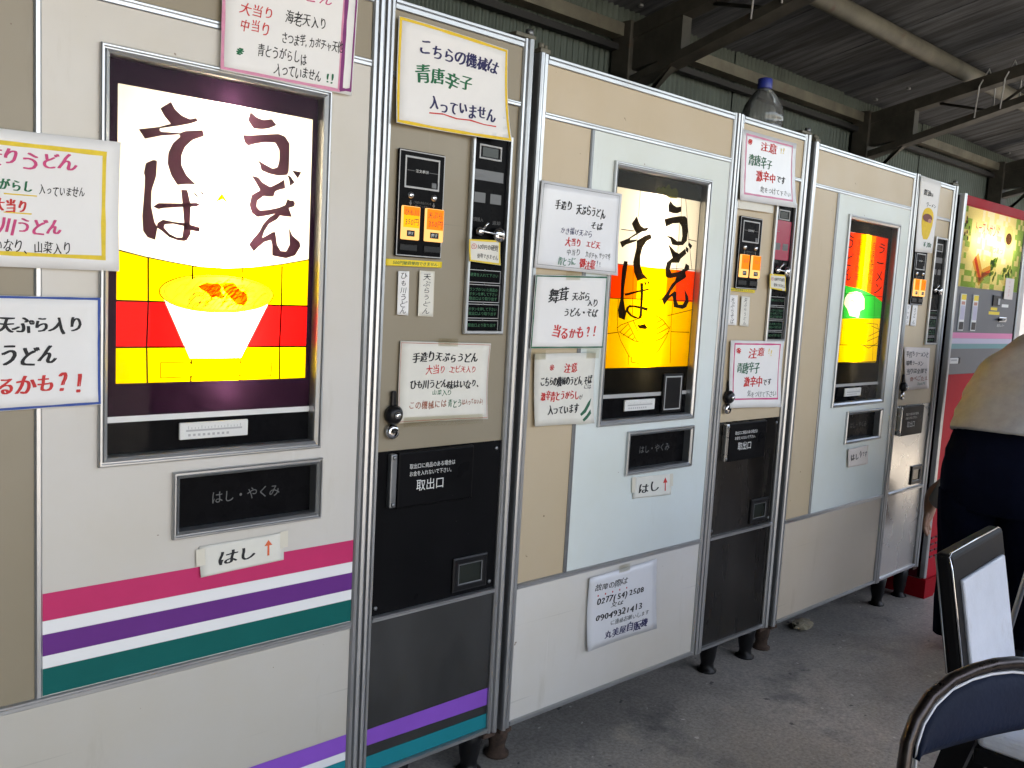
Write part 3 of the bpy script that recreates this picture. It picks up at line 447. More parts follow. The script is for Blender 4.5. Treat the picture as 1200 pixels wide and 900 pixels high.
def machine(kind, label, loc, rot):
    root = empty('noodle_vending_machine', loc, rot); tag(root, label, 'vending machine', 'noodle vending machines in a row')
    wx = loc[0]; fz = lambda u: floor_z(wx+u)-loc[2]
    A = kind == 'A'; C_ = kind == 'C'
    white = 'white_panel' if A else 'pale_blue_panel'; bg = 'beige_grey' if A else 'beige'
    m = MB()   # cabinet shell
    for a in ((.0, .012, .03, .74, .11, 1.825), (1.277, 1.289, .03, .74, .11, 1.825), (.0121, 1.2769, .73, .74, .11, 1.825), (.0121, 1.2769, .03, .7299, 1.812, 1.825), (.0121, 1.2769, .03, .7299, .11, .122), (.855, .870, .03, .7299, .1221, 1.8119)):
        m.box(*a, 'cabinet')
    m.box(.0121, 1.2769, .062, .0699, .1221, .90, 'groove'); 
    m.build('cabinet', root)
    for pr, nm in ((LPOST, 'corner_post'), (DPOST1, 'door_post'), (DPOST2, 'door_post'), (RPOST, 'corner_post')):
        m = MB(); m.vprof(pr, .108, 1.830, 'alu'); m.build(nm, root)
    m = MB(); m.box(.8616, .8644, .012, .028, .112, 1.826, 'groove'); m.build('door_gap', root)
    # rails
    def R_(nm, z0, z1, u0, u1, b=.006, mat='alu'):
        q = MB(); q.hprof(rail(z0, z1, b), u0, u1, mat); return q.build(nm, root)
    R_('top_rail', 1.808, 1.829, .031, .834, .006); R_('top_rail', 1.808, 1.829, .8885, 1.255, .006)
    R_('bottom_rail', .109, .1225, .031, .834, .007); R_('bottom_rail', .109, .1225, .8885, 1.255, .007)
    R_('header_rail', 1.680, 1.695, .031, .834, .004); R_('header_rail', 1.672, 1.684, .8885, 1.255, .004)
    R_('middle_rail', .481, .497, .031, .834, .005); R_('middle_rail', .481, .495, .8885, 1.255, .008)
    s0, s1 = (.199, .211) if A else (.2025, .216)
    m = MB(); m.vprof(thin(s0, s1), .4975, 1.6795, 'alu_dark' if not A else 'alu'); m.build('trim_strip', root)
    # panels
    m = MB(); m.rect(.031, .834, 1.695, 1.808, .001, bg); m.build('header_panel', root)
    m = MB(); m.rect(.031, s0, .497, 1.680, .001, bg); m.build('side_panel', root)
    W0, W1, Z0, Z1 = .300, .742, .893, 1.614; S0, S1, Y0, Y1 = .433, .748, .743, .871
    m = MB()
    for r in ((s1, W0, .497, 1.68), (S1, .834, .497, 1.68), (W0, S1, Z1, 1.68), (W0, S1, Y1, Z0), (W1, S1, Z0, Z1), (W0, S0, Y0, Y1), (W0, S1, .497, Y0)):
        m.rect(r[0], r[1], r[2], r[3], 0.0, white)
    fp = m.build('front_panel', root)
    if A:
        for nm, c, z0, z1 in (('stripe', 'pink', .6325, .681), ('stripe', 'stripe_white', .6085, .632), ('stripe', 'purple', .570, .608), ('stripe', 'stripe_white', .5475, .5695), ('stripe', 'teal', .4985, .547)):
            m = MB(); m.rect(s1+.0005, .8335, z0, z1, -.0008, c); m.build(nm, fp)
    m = MB(); m.rect(.031, .834, .1225, .481, .001, {'A': 'low_grey', 'B': 'low_white', 'C': 'beige_low'}[kind]); lp = m.build('lower_panel', root)
    if A:
        def wedge(c, zl0, zl1, zr0, zr1, u0):
            q = MB(); q.poly([(u0, -.0008, zr0), (.8335, -.0008, zr0), (.8335, -.0008, zr1), (u0, -.0008, zr1)], c); q.build('stripe', lp)
        wedge('violet', 0, 0, .196, .236, .45); wedge('stripe_white', 0, 0, .1765, .1955, .45); wedge('teal_light', 0, 0, .134, .176, .45)
    # ---- lit display window
    m = MB(); m.frame(W0, W1, Z0, Z1, WPROF, 'alu'); win = m.build('display_window', root)
    i0, i1, j0, j1 = W0+.0165, W1-.0165, Z0+.0165, Z1-.0165
    m = MB(); m.rect(i0, i1, j0, j1, .008, 'glass'); m.build('glass_pane', win)
    zl = .968
    m = MB(); m.rect(i0, i1, zl, j1, .0195, 'diffuser'); m.build('light_panel', win)
    m = MB(); d = .125
    m.poly([(i0, .0197, zl), (i0, d, zl), (i0, d, j1), (i0, .0197, j1)], 'box_white'); m.poly([(i1, .0197, zl), (i1, .0197, j1), (i1, d, j1), (i1, d, zl)], 'box_white')
    m.poly([(i0, .0197, j1), (i0, d, j1), (i1, d, j1), (i1, .0197, j1)], 'box_white'); m.poly([(i0, .0197, zl), (i1, .0197, zl), (i1, d, zl), (i0, d, zl)], 'box_white'); m.rect(i0, i1, zl, j1, d, 'box_white')
    m.build('light_box', win)
    uc = {'A': .545, 'B': .52, 'C': .50}[kind]
    m = MB(); m.tube([(uc, .050, 1.0), (uc, .050, 1.585)], .0135, 'tube_light' if A else 'tube_light_dim', 12); m.build('fluorescent_tube', win)
    m = MB(); m.rect(i0, i1, j0, zl, .0185, 'black_gloss' if not A else 'black_gloss'); m.rect(i0, i1, zl-.001, zl+.010, .0172, 'print_white' if A else 'line_grey'); band = m.build('lower_band', win)
    t0 = {'A': .450, 'B': .428, 'C': .43}[kind]
    m = MB(); m.box(t0, t0+.137, .010, .0165, .928, .960, 'print_white', .002); m.rect(t0+.012, t0+.124, .943, .9465, .0096, 'line_grey')
    for k in range(17): m.rect(t0+.016+k*.0065, t0+.0172+k*.0065, .9475, .9475+(.006 if k % 4 == 0 else .0035), .0096, 'line_grey')
    for k in range(9): m.rect(t0+.016+k*.0095, t0+.021+k*.0095, .934, .9385, .0096, 'line_grey')
    m.build('thermometer', win)
    gm = MB(); y1, y2, y3 = .0188, .0182, .0176
    lit = {'A': A_lit, 'B': B_lit, 'C': [(.316, 1.555), (.688, 1.560), (.694, 1.063), (.306, 1.063)]}[kind]
    L0 = min(lit[0][0], lit[3][0]); L1 = max(lit[1][0], lit[2][0]); T = lit[0][1]; Bz = lit[2][1]
    L0 = max(L0, i0+.002); L1 = min(L1, i1-.002)
    sur = 'f_purple' if A else 'f_black'
    for r in ((i0, L0, zl, j1), (L1, i1, zl, j1), (L0, L1, T, j1), (L0, L1, zl, Bz)): gm.rect(r[0], r[1], r[2], r[3], y1, sur)
    flat = lambda pts, y, c: gm.poly([(a, y, b) for a, b in reversed(pts)] if area(pts) < 0 else [(a, y, b) for a, b in pts], c)
    def area(p): return sum(p[i][0]*p[(i+1) % len(p)][1]-p[(i+1) % len(p)][0]*p[i][1] for i in range(len(p)))
    def line(pts, w=.0022, c='f_line'): gm.stroke(pts, w, y3, c)
    if A:
        wv = [(L0, A_wave[0][1])]+A_wave[1:-1]+[(L1, A_wave[-1][1])]
        flat([(L0, T)]+wv+[(L1, T)], y1, 'f_white')
        # checkered ground: yellow, red, yellow with bowl cut out as its own shapes
        cx, cz, rx, rz = (A_bowl[0][0]+A_bowl[1][0])/2, (A_bowl[2][1]+A_bowl[3][1])/2, (A_bowl[1][0]-A_bowl[0][0])/2, (A_bowl[2][1]-A_bowl[3][1])/2
        bl, br = A_bowl[6][0], A_bowl[7][0]; bz = A_bowl[6][1]; rt, rb = 1.1845, 1.102
        el = lambda a: (cx+rx*math.cos(a), cz+rz*math.sin(a))
        sl = lambda z, left: (cx-rx*.93)+(bl-(cx-rx*.93))*((cz-.012)-z)/((cz-.012)-bz) if left else (cx+rx*.93)+(br-(cx+rx*.93))*((cz-.012)-z)/((cz-.012)-bz)
        top = [el(math.pi*k/16) for k in range(17)]            # right to left over the rim
        for side in (0, 1):                                   # yellow above red band, left and right of the bowl
            if side == 0: flat([(L0, rt), (sl(rt, 1), rt)]+[el(math.pi*(1-k/16)) for k in range(0, 9)]+[(cx, wv[4][1])]+[p for p in reversed(wv[:4])], y1, 'f_yellow')
            else: flat([(L1, rt), (sl(rt, 0), rt)]+[el(math.pi*k/16) for k in range(0, 9)]+[(cx, wv[4][1])]+[p for p in wv[5:]], y1, 'f_yellow')
        flat([(L0, rt), (L0, rb), (sl(rb, 1), rb), (sl(rt, 1), rt)], y1, 'f_red'); flat([(L1, rt), (L1, rb), (sl(rb, 0), rb), (sl(rt, 0), rt)], y1, 'f_red')
        flat([(L0, rb), (L0, Bz), (cx, Bz), (cx, bz), (bl, bz), (sl(rb, 1), rb)], y1, 'f_yellow'); flat([(L1, rb), (L1, Bz), (cx, Bz), (cx, bz), (br, bz), (sl(rb, 0), rb)], y1, 'f_yellow')
        low = [el(math.pi+math.pi*k/16) for k in range(17)]
        gl = [(sl(rt, 1), rt)]+[p for p in low if p[1] < rt+.0 and sl(p[1], 1) < p[0] < sl(p[1], 0)]+[(sl(rt, 0), rt), (br, bz), (bl, bz)]
        flat(gl, y1, 'f_white'); flat([el(2*math.pi*k/40) for k in range(40)], y2, 'f_pale')
        for q in A_temp: flat(q, y3, 'f_tempura')
        gm.stroke([el(2*math.pi*k/40) for k in range(41)], .0022, y3, 'f_noodle'); gm.stroke([(cx+(p[0]-cx)*.92, cz+(p[1]-cz)*.90) for p in [el(2*math.pi*k/40) for k in range(41)]], .0014, y3, 'f_noodle')
        for k in range(70):                                   # noodles
            a = random.uniform(0, 6.28); q = random.uniform(.2, .85); p0 = (cx+rx*q*math.cos(a), cz+rz*q*math.sin(a)); dd = random.uniform(-.6, .6)
            pts = [(p0[0]+.011*t*math.cos(dd)-.003*t*t*math.sin(dd), p0[1]+.010*t*math.sin(dd+1.2)-.0035*t*t) for t in (-1.3, -.5, .2, .9, 1.5)]
            pts = [p for p in pts if ((p[0]-cx)/rx)**2+((p[1]-cz)/rz)**2 < .92]
            if len(pts) > 1: gm.stroke(pts, .0013, .0179-.000002*k, 'f_noodle')
        for u in (.391, .655): line([(u, 1.262), (u+.001, rt), (u-.001, rb), (u+.001, Bz)], .0030)
        for u in (.473, .571):
            line([(u, 1.252), (u, 1.228)], .003); line([(u, 1.078), (u, 1.070)], .003); line([(u, 1.047), (u, Bz)], .003)
        line([(L0, rt), (sl(rt, 1)+.0, rt)], .003); line([(sl(rt, 0), rt), (L1, rt)], .003); line([(L0, rb), (sl(rb, 1), rb)], .003); line([(sl(rb, 0), rb), (L1, rb)], .003)
        line(wv, .0022)
        for q in A_mat: line(q+[q[0]], .0016, 'f_noodle')
        flat(A_mat[2], y2, 'f_yellow')
        lets = lettersA; lm = 'f_letter'
        flat([(.513, 1.372), (.527, 1.392), (.543, 1.370), (.528, 1.380)], y3, 'f_orange')
    elif kind == 'B':
        a, b = B_wr[0][1], B_wr[2][1]
        flat([(L0, T), (L0, a), (L1, a+.006), (L1, T)], y1, 'f_white')
        for u0, u1, c in ((L0, .395, 'f_redor'), (.395, .455, 'f_orange'), (.455, .59, 'f_yellow_b'), (.59, .635, 'f_orange'), (.635, L1, 'f_redor')):
            flat([(u0, a+.002), (u0, b), (u1, b), (u1, a+.002)], y1, c)
        flat([(L0, b), (L0, Bz), (L1, Bz), (L1, b)], y1, 'f_yellow_b')
        for q in B_lines: line(q, .0020)
        for q in B_leaf: flat(q, y2, 'f_leaf')
        lets = lettersB; lm = 'f_letter_b'
    else:
        cl = lambda pts: [(min(max(p, L0), L1), z) for p, z in pts]
        def clip(p, a, b):
            for k, s_ in ((a, 1), (b, -1)):
                o_ = []
                for i in range(len(p)):
                    q0, q1 = p[i-1], p[i]; i0, i1 = (q0[0]-k)*s_ >= 0, (q1[0]-k)*s_ >= 0
                    if i0 != i1: t = (k-q0[0])/(q1[0]-q0[0]); o_.append((k, q0[1]+(q1[1]-q0[1])*t))
                    if i1: o_.append(q1)
                p = o_
            return p
        def ray(p, c, a):
            d = (math.cos(a), math.sin(a)); best = 0
            for i in range(len(p)):
                x1_, z1_ = p[i-1][0]-c[0], p[i-1][1]-c[1]; ex, ez = p[i][0]-p[i-1][0], p[i][1]-p[i-1][1]; den = d[0]*ez-d[1]*ex
                if abs(den) < 1e-9: continue
                t = (x1_*ez-z1_*ex)/den; s_ = (x1_*d[1]-z1_*d[0])/den
                if t > 0 and -1e-6 <= s_ <= 1+1e-6: best = max(best, t)
            return (c[0]+d[0]*best, c[1]+d[1]*best)
        cr = cl(C_red)
        for a_, b_, c_ in ((L0, .455, 'f_redor'), (.455, .50, 'f_orange'), (.50, .545, 'f_amber'), (.545, .585, 'f_orange'), (.585, L1, 'f_redor')):  # hot streak of the tube painted in as lighter film strips
            q = clip(cr, a_, b_)
            if len(q) > 2: flat(q, y1, c_)
        flat(cl(C_yel), y1, 'f_yellow')
        cg = cl(C_green); cc = (sum(p[0] for p in C_blob)/len(C_blob), sum(p[1] for p in C_blob)/len(C_blob)); nr = 96
        ang = sorted([2*math.pi*k/nr for k in range(nr)]+[math.atan2(p[1]-cc[1], p[0]-cc[0]) % (2*math.pi) for p in cg+C_blob])
        for k in range(len(ang)):
            a_, b_ = ang[k], ang[(k+1) % len(ang)]
            if abs(b_-a_) < 1e-5: continue
            flat([ray(C_blob, cc, a_), ray(cg, cc, a_+1e-6), ray(cg, cc, b_-1e-6), ray(C_blob, cc, b_)], y1, 'f_green')
        flat(C_blob, y1, 'f_plate')
        for q in C_lines: line(cl(q), .0022)
        lets = []; lm = 'f_letter_b'
    gm.build('light_artwork', win)
    lt = MB()
    for q in lets:
        lt.poly([(p, .0170, z) for p, z in (q if area(q) > 0 else list(reversed(q)))], lm)
    if C_:
        text(put_uz(lt, .0170, lm), 'うどん', -1.545, -1.365, .370, .078, 1.0, True); text(put_uz(lt, .0170, lm), 'ラーメン', -1.540, -1.325, .640, .074, 1.0, True)
        text(put_uz(lt, .0170, 'f_line'), '手造りの味', -1.535, -1.375, .445, .034, .5, True); text(put_uz(lt, .0170, 'f_line'), '自家製めん', -1.535, -1.365, .57, .034, .5, True)
    lt.build('lettering', win)
    if kind == 'B':
        m = MB(); m.box(.598, .694, .0085, .0165, .915, 1.033, 'black_plastic', .004); m.frame(.606, .686, .923, 1.025, [(0, .0083), (.003, .0080), (.004, .0083)], 'line_grey'); m.build('card_reader', win)
    # ---- chopstick tray
    m = MB(); m.frame(S0, S1, Y0, Y1, SPROF, 'alu'); sl_ = m.build('chopstick_tray', root)
    m = MB(); m.rect(S0+.0135, S1-.0135, Y0+.0135, Y1-.0135, .020, 'black_gloss'); m.build('tray_flap', sl_)
    m = MB(); text(put_uz(m, .0196, 'faint_white'), 'はし・やくみ', .518, .665, .808, .026, .35); m.build('lettering', sl_)
    # ---- control column
    m = MB(); m.rect(.8885, 1.255, 1.684, 1.808, .001, bg); m.build('column_header', root)
    m = MB(); m.rect(.8885, 1.255, .869, 1.672, .004, bg); cp = m.build('control_panel', root)
    low = {'A': 'black_steel', 'B': 'dark_steel', 'C': 'steel'}[kind]
    m = MB(); m.rect(.8885, 1.255, .495, .868, .003, low if not A else 'black_door'); dp = m.build('delivery_panel', root)
    m = MB(); m.rect(.8885, 1.255, .1225, .481, .003, low); kp = m.build('kick_panel', root)
    if A:
        for c, pts in (('violet', [(.889, .190), (1.2545, .184), (1.2545, .2295), (.889, .228)]), ('teal_light', [(.889, .1235), (1.2545, .1235), (1.2545, .161), (.889, .163)])):
            q = MB(); q.poly([(u, .002, z) for u, z in pts], c); q.build('stripe', kp)
    # delivery door
    m = MB(); m.box(.938, 1.158, -.012, .0025, .738, .866, 'black_door', .004); m.rect(1.1582, 1.162, .738, .866, .0024, 'groove'); dd = m.build('delivery_door', root)
    m = MB(); m.box(.917, .934, -.013, .0025, .742, .864, 'steel' if not A else 'alu_dark', .003); m.build('handle', dd)
    m = MB(); P = put_uz(m, -.0126, 'print_white')
    text(P, '取出口に商品のある場合は', .968, 1.100, .832, .0125); text(P, 'お金を入れないで下さい。', .968, 1.096, .815, .0125); text(P, '取出口', .988, 1.070, .787, .029)
    m.build('lettering', dd)
    for u, z in ((.9255, .856), (.9255, .750), (1.240, .850), (1.240, .512), (.900, .512)):
        m = MB(); m.lathe([(.005, 0), (.005, .002), (.003, .0035)], (u, .0028 if u > .93 or u < .91 else -.0128, z), 'alu_dark', 10, 'y'); m.build('screw', dp)
    m = MB(); m.frame(1.118, 1.226, .506, .590, [(0, .0028), (0, -.002), (.004, -.004), (.013, -.004), (.016, -.002), (.016, .020)], 'black_plastic'); m.rect(1.134, 1.21, .522, .574, .0012, 'lcd'); m.frame(1.134, 1.21, .522, .574, [(0, -.0035), (.003, -.003)], 'alu_dark'); m.build('inspection_window', root)
    # selector
    m = MB(); m.box(.910, 1.037, -.005, .0008, 1.299, 1.528, 'black_gloss', .003); sp = m.build('selection_panel', root)
    m = MB(); m.frame(.912, 1.035, 1.301, 1.526, [(0, -.0052), (.0022, -.0052)], 'line_grey'); m.frame(.927, 1.021, 1.447, 1.515, [(0, -.0054), (.0028, -.0058), (.004, -.0054)], 'line_grey'); m.rect(.933, .952, 1.4838, 1.4852, -.0054, 'faint_white'); m.rect(.993, 1.016, 1.4838, 1.4852, -.0054, 'faint_white'); text(put_uz(m, -.0054, 'print_white'), '注文表示', .955, .991, 1.485, .0075); m.box(1.000, 1.013, -.0062, -.005, 1.452, 1.464, 'slot_grey', .001); m.build('order_display', sp)
    for u in (.945, 1.008):
        m = MB(); m.lathe([(.0085, -.0055), (.0085, .000), (.006, .004), (.002, .0055)], (u, -.0052, 1.432), 'chrome', 14, 'y'); m.build('push_knob', sp)
    m = MB(); text(put_uz(m, -.0054, 'faint_white'), 'ご希望の商品ボタンを', .952, 1.002, 1.418, .006); text(put_uz(m, -.0054, 'faint_white'), '押してください', .957, .997, 1.410, .006)
    for u in (.945, 1.008): m.poly([(u-.004, -.0054, 1.416), (u, -.0054, 1.409), (u+.004, -.0054, 1.416)], 'faint_white'); m.rect(u-.0015, u+.0015, 1.416, 1.421, -.0054, 'faint_white')
    m.build('lettering', sp)
    for k, (u0, u1) in enumerate(((.921, .968), (.984, 1.034))):
        m = MB(); c = 'btn_amber' if k == 0 and A else 'btn_orange'
        m.box(u0, u1, -.012, -.0048, 1.336, 1.408, 'btn_pale', .002); m.rect(u0+.002, u1-.002, 1.362, 1.4035, -.0123, c); m.rect(u0+.002, u1-.002, 1.3885, 1.4065, -.0124, 'btn_orange')
        b_ = m.build('selection_button', sp)
        m = MB()
        if A:
            text(put_uz(m, -.0128, 'ink_black'), ['ひも川', '天ぷら'][k], u0+.004, u1-.004, 1.394, .016, .8); text(put_uz(m, -.0128, 'ink_black'), '350円', u0+.006, u1-.004, 1.375, .016, .8)
        else:
            text(put_uz(m, -.0128, 'ink_black'), ['そば', 'うどん'][k], u0+.010, u1-.010, 1.388, .014, .8)
        m.rect(u0+.012, u1-.014, 1.343, 1.356, -.0127, 'black_plastic'); text(put_uz(m, -.0130, 'print_white'), '押す', u0+.015, u1-.017, 1.3495, .008); m.build('button_label', b_)
    m = MB(); 
    for u0, u1 in ((.921, .966), (.986, 1.032)): m.box(u0, u1, -.0075, -.0048, 1.312, 1.326, 'black_plastic', .001)
    m.build('button_guard', sp)
    # coin column
    m = MB(); m.frame(1.112, 1.235, 1.131, 1.598, [(0, .001), (0, -.006), (.002, -.008), (.0075, -.008), (.0085, -.004), (.0085, .004)], 'alu'); m.rect(1.1205, 1.2265, 1.1395, 1.5895, .0015, 'black_gloss'); cn = m.build('coin_panel', root)
    m = MB(); m.frame(1.138, 1.206, 1.537, 1.570, [(0, .001), (.0, -.0005), (.003, -.001), (.004, .0008)], 'line_grey'); m.rect(1.148, 1.196, 1.543, 1.564, .0008, 'lcd'); m.build('coin_display', cn)
    m = MB(); m.rect(1.124, 1.216, 1.488, 1.512, .0008, 'slot_grey'); m.rect(1.128, 1.152, 1.497, 1.499, .0004, 'faint_white')
    for u in (1.129, 1.178): m.rect(u, u+.034, 1.437, 1.460, .0008, 'slot_grey')
    if kind == 'B':
        m.rect(1.124, 1.222, 1.405, 1.535, .0011, 'red_reflection'); m.rect(1.126, 1.22, 1.488, 1.514, .0006, 'red_reflection')  # red reflection on the glossy coin panel, painted as tinted rectangles
    m.build('coin_slot_plate', cn)
    m = MB(); m.tube([(1.146, -.014, 1.371), (1.200, -.016, 1.366)], .0028, 'chrome', 8); m.lathe([(.011, 0), (.012, .006), (.008, .012), (.002, .014)], (1.143, -.004, 1.370), 'chrome', 16, 'y'); m.lathe([(.017, 0), (.018, .008), (.014, .013), (.004, .015)], (1.201, -.004, 1.366), 'chrome', 18, 'y'); m.tube([(1.150, -.013, 1.376), (1.158, -.020, 1.392)], .003, 'chrome', 8)
    m.build('coin_return_lever', cn)
    m = MB(); text(put_uz(m, .0008, 'faint_white'), '硬貨投入', 1.122, 1.160, 1.398, .010); text(put_uz(m, .0008, 'faint_white'), '返却', 1.188, 1.214, 1.394, .010); m.build('lettering', cn)
    z = 1.286
    for k, h in enumerate((.034, .046, .038, .034)):
        m = MB(); m.frame(1.122, 1.223, z-h, z-.004, [(0, .0008), (.0015, .0008)], 'line_grey'); P = put_uz(m, .0008, 'print_green')
        m.lathe([(.0025, 0), (.0025, .0015)], (1.172, .0012, z-.004), 'chrome', 8, 'y')
        for r in range(1 if h < .036 else (3 if h > .04 else 2)): text(P, ['硬貨を入れて下さい', 'ランプのついた商品の', 'ボタンを押して下さい', '取出口より取り出す'][(k+r) % 4], 1.128, 1.216, z-.016-r*.0105, .0085)
        m.build('instruction_plate', cn); z -= h
    # lock
    m = MB(); m.box(.916, .929, -.008, .0008, .955, 1.005, 'black_plastic', .004); m.lathe([(.021, 0), (.022, .010), (.016, .018), (.010, .020)], (.9225, -.001, .952), 'black_plastic', 20, 'y'); m.lathe([(.008, .019), (.008, .024), (.003, .026)], (.9225, -.001, .952), 'chrome', 14, 'y'); lk = m.build('door_lock', root)
    m = MB(); m.lathe([(.017, 0), (.017, .006), (.014, .012), (.009, .013)], (.921, -.001, .914), 'chrome', 20, 'y'); m.box(.917, .925, -.0148, -.0138, .911, .917, 'groove'); m.build('key_cylinder', lk)
    # hinge plates and bolts on top of the corner posts, feet
    m = MB(); m.box(1.225, 1.290, -.008, .05, 1.8305, 1.840, 'beam_paint', .002); m.lathe([(.010, 0), (.010, .014)], (1.278, .004, 1.8402), 'alu_dark', 8); m.build('hinge_plate', root)
    m = MB(); m.box(.0, .034, -.006, .05, 1.8305, 1.842, 'beam_paint', .002); m.lathe([(.008, 0), (.008, .012)], (.010, .006, 1.8422), 'beam_paint', 8); m.lathe([(.006, 0), (.006, .010)], (.026, .006, 1.8422), 'beam_paint', 8); m.build('hinge_plate', root)
    for u, y in ((.05, .06), (1.01, .05), (1.245, .05), (.05, .66), (1.01, .66), (1.245, .66)):
        b0 = fz(u); m = MB(); m.lathe([(.033, 0), (.034, .007), (.024, .012), (.022, .030), (.027, .052), (.030, .085), (.036, .1085-b0)], (u, y, b0), 'rust' if u < .1 else 'black_plastic', 14); m.build('foot', root)
    for a in (.0, 1.245):
        m = MB(); m.box(a, a+.04, -.004, .03, .094, .1075, 'rust', .003); m.build('bottom_bracket', root)
    return root
MA = machine('A', 'large noodle vending machine with white front and pink, purple and green stripes', (-1.31749, -.01128, .012), (0, -.003274, -.003406))
MBm = machine('B', 'middle noodle vending machine with pale blue front and white-and-orange lit picture', (0, 0, 0), (0, 0, 0))
MC = machine('C', 'noodle vending machine with red, green and yellow lit picture and bare steel lower doors', (1.33014, .00565, -.0119), (0, .000386, .018744))

# ------------------------------------------------------------------ handwritten notices taped to the machines
ROOT = {'A': MA, 'B': MBm, 'C': MC}
def bil(q, s, t):
    a = [q[0][i]+(q[1][i]-q[0][i])*s for i in (0, 1)]; b = [q[3][i]+(q[2][i]-q[3][i])*s for i in (0, 1)]
    return a[0]+(b[0]-a[0])*t, a[1]+(b[1]-a[1])*t
def paper(name, label, key, mat='paper', border=(), lines=(), strokes=(), polys=(), curl=.004, lift=(0, 0, 0, 0), group='handwritten notices on the machines', wob=1.3, cat='notice', base=.0095, tapes=(), clear=()):
    mk, q = papers[key]; rt = ROOT[mk]
    W = (math.dist(q[0], q[1])+math.dist(q[3], q[2]))/2; H = (math.dist(q[0], q[3])+math.dist(q[1], q[2]))/2
    cu = sum(p[0] for p in q)/4; cz = sum(p[1] for p in q)/4; ph = random.uniform(0, 6)
    def srf(s, t, up=0.0):
        u, z = bil(q, s, t)
        w = curl*(.5+.5*math.sin(3.1*s+ph)*math.cos(2.3*t+ph*.7))*min(1, 4*s*(1-s)+.35)
        l = lift[0]*((1-s)*(1-t))**3+lift[1]*(s*(1-t))**3+lift[2]*(s*t)**3+lift[3]*((1-s)*t)**3
        return (u-cu, -(base+w+l+up), z-cz)
    m = MB(); N = 10; NM = (N+1)**2
    vs = [srf(i/N, j/N, .0004) for j in range(N+1) for i in range(N+1)]+[srf(i/N, j/N) for j in range(N+1) for i in range(N+1)]
    fs = [[(j+1)*(N+1)+i, (j+1)*(N+1)+i+1, j*(N+1)+i+1, j*(N+1)+i] for j in range(N) for i in range(N)]
    fs += [[NM+k for k in reversed(f)] for f in fs]
    rim = list(range(N+1))+[j*(N+1)+N for j in range(1, N+1)]+[N*(N+1)+i for i in range(N-1, -1, -1)]+[j*(N+1) for j in range(N-1, 0, -1)]
    fs += [[rim[k], rim[(k+1) % len(rim)], NM+rim[(k+1) % len(rim)], NM+rim[k]] for k in range(len(rim))]
    m.add(vs, fs, mat, True)
    for (s0, t0, s1, t1) in tapes:
        vs = [srf(s, t, .0008) for s, t in ((s0, t1), (s1, t1), (s1, t0), (s0, t0))]; m.add(vs, [[0, 1, 2, 3]], 'tape')
    for (s0, t0, s1, t1) in clear:
        vs = [srf(min(max(s, -.06), 1.06), min(max(t, -.06), 1.06), .0007) for s, t in ((s0, t1), (s1, t1), (s1, t0), (s0, t0))]; m.add(vs, [[0, 1, 2, 3]], 'tape_clear')
    o = m.build(name)
    Mt = Matrix.Translation(rt.location) @ rt.rotation_euler.to_matrix().to_4x4()
    o.location = Mt @ Vector((cu, 0, cz)); o.rotation_euler = rt.rotation_euler
    tag(o, label, cat, group)
    ink = MB()
    def put(c, up):
        def f(P, F): ink.add([srf(x/W, y/H, up) for x, y in P], F, c)
        return f
    def seg(pts, w, c, up=.0008):
        for (a, b) in zip(pts[:-1], pts[1:]):
            ax, ay, bx, by = a[0]*W, a[1]*H, b[0]*W, b[1]*H; L = math.hypot(bx-ax, by-ay)
            if L < 1e-6: continue
            n = max(1, int(L/.025)); nx, ny = -(by-ay)/L*w/2, (bx-ax)/L*w/2; P = []; 
            for k in range(n+1):
                f = k/n; x, y = ax+(bx-ax)*f, ay+(by-ay)*f; j = 1+random.uniform(-.22, .22)
                P += [(x+nx*j, y+ny*j), (x-nx*j, y-ny*j)]
            ink.add([srf(x/W, y/H, up) for x, y in P], [[2*k+1, 2*k+3, 2*k+2, 2*k] for k in range(n)], c)
    for b in border:                                        # (inset, width m, ink)
        i, w, c = b[:3]; ix, iy = i/W, i/H; x0, y0, x1, y1 = ix, iy, 1-ix, 1-iy
        if len(b) > 3: x0, y0, x1, y1 = b[3]
        e = w/2
        seg([(x0-e/W, y0), (x1+e/W, y0)], w, c); seg([(x0-e/W, y1), (x1+e/W, y1)], w, c, .0008); seg([(x0, y0), (x0, y1)], w, c, .0007); seg([(x1, y0), (x1, y1)], w, c, .0007)
    for c, pts in polys: ink.add([srf(s, t, .0009) for s, t in pts], [list(range(len(pts)))], c)
    for pts, w, c in strokes: seg(pts, w, c, .0010)
    for ln in lines:
        s, s0, s1, t, h, c = ln[:6]; op = ln[6] if len(ln) > 6 else ''
        if 'v' in op:
            P = put(c, .0009); text(lambda Q, F: P([(x, -y) for x, y in Q], [list(reversed(f)) for f in F]), s, s0*H, s1*H, t*W, h*W, wob, True)
        else:
            for k, dx in enumerate((0, .05, -.04) if 'b' in op else (0, .022)):
                P = put(c, .0009+.00012*k); st = random.getstate() if k == 0 else st
                random.setstate(st)
                slp = float(op.split('/')[1]) if '/' in op else 0
                text(lambda Q, F: P([(x+dx*h*H, -y) for x, y in Q], [list(reversed(f)) for f in F]), s, s0*W, s1*W, -t*H, h*H, wob, False, slp)
    if ink.f: ink.build('lettering', o)
    return o
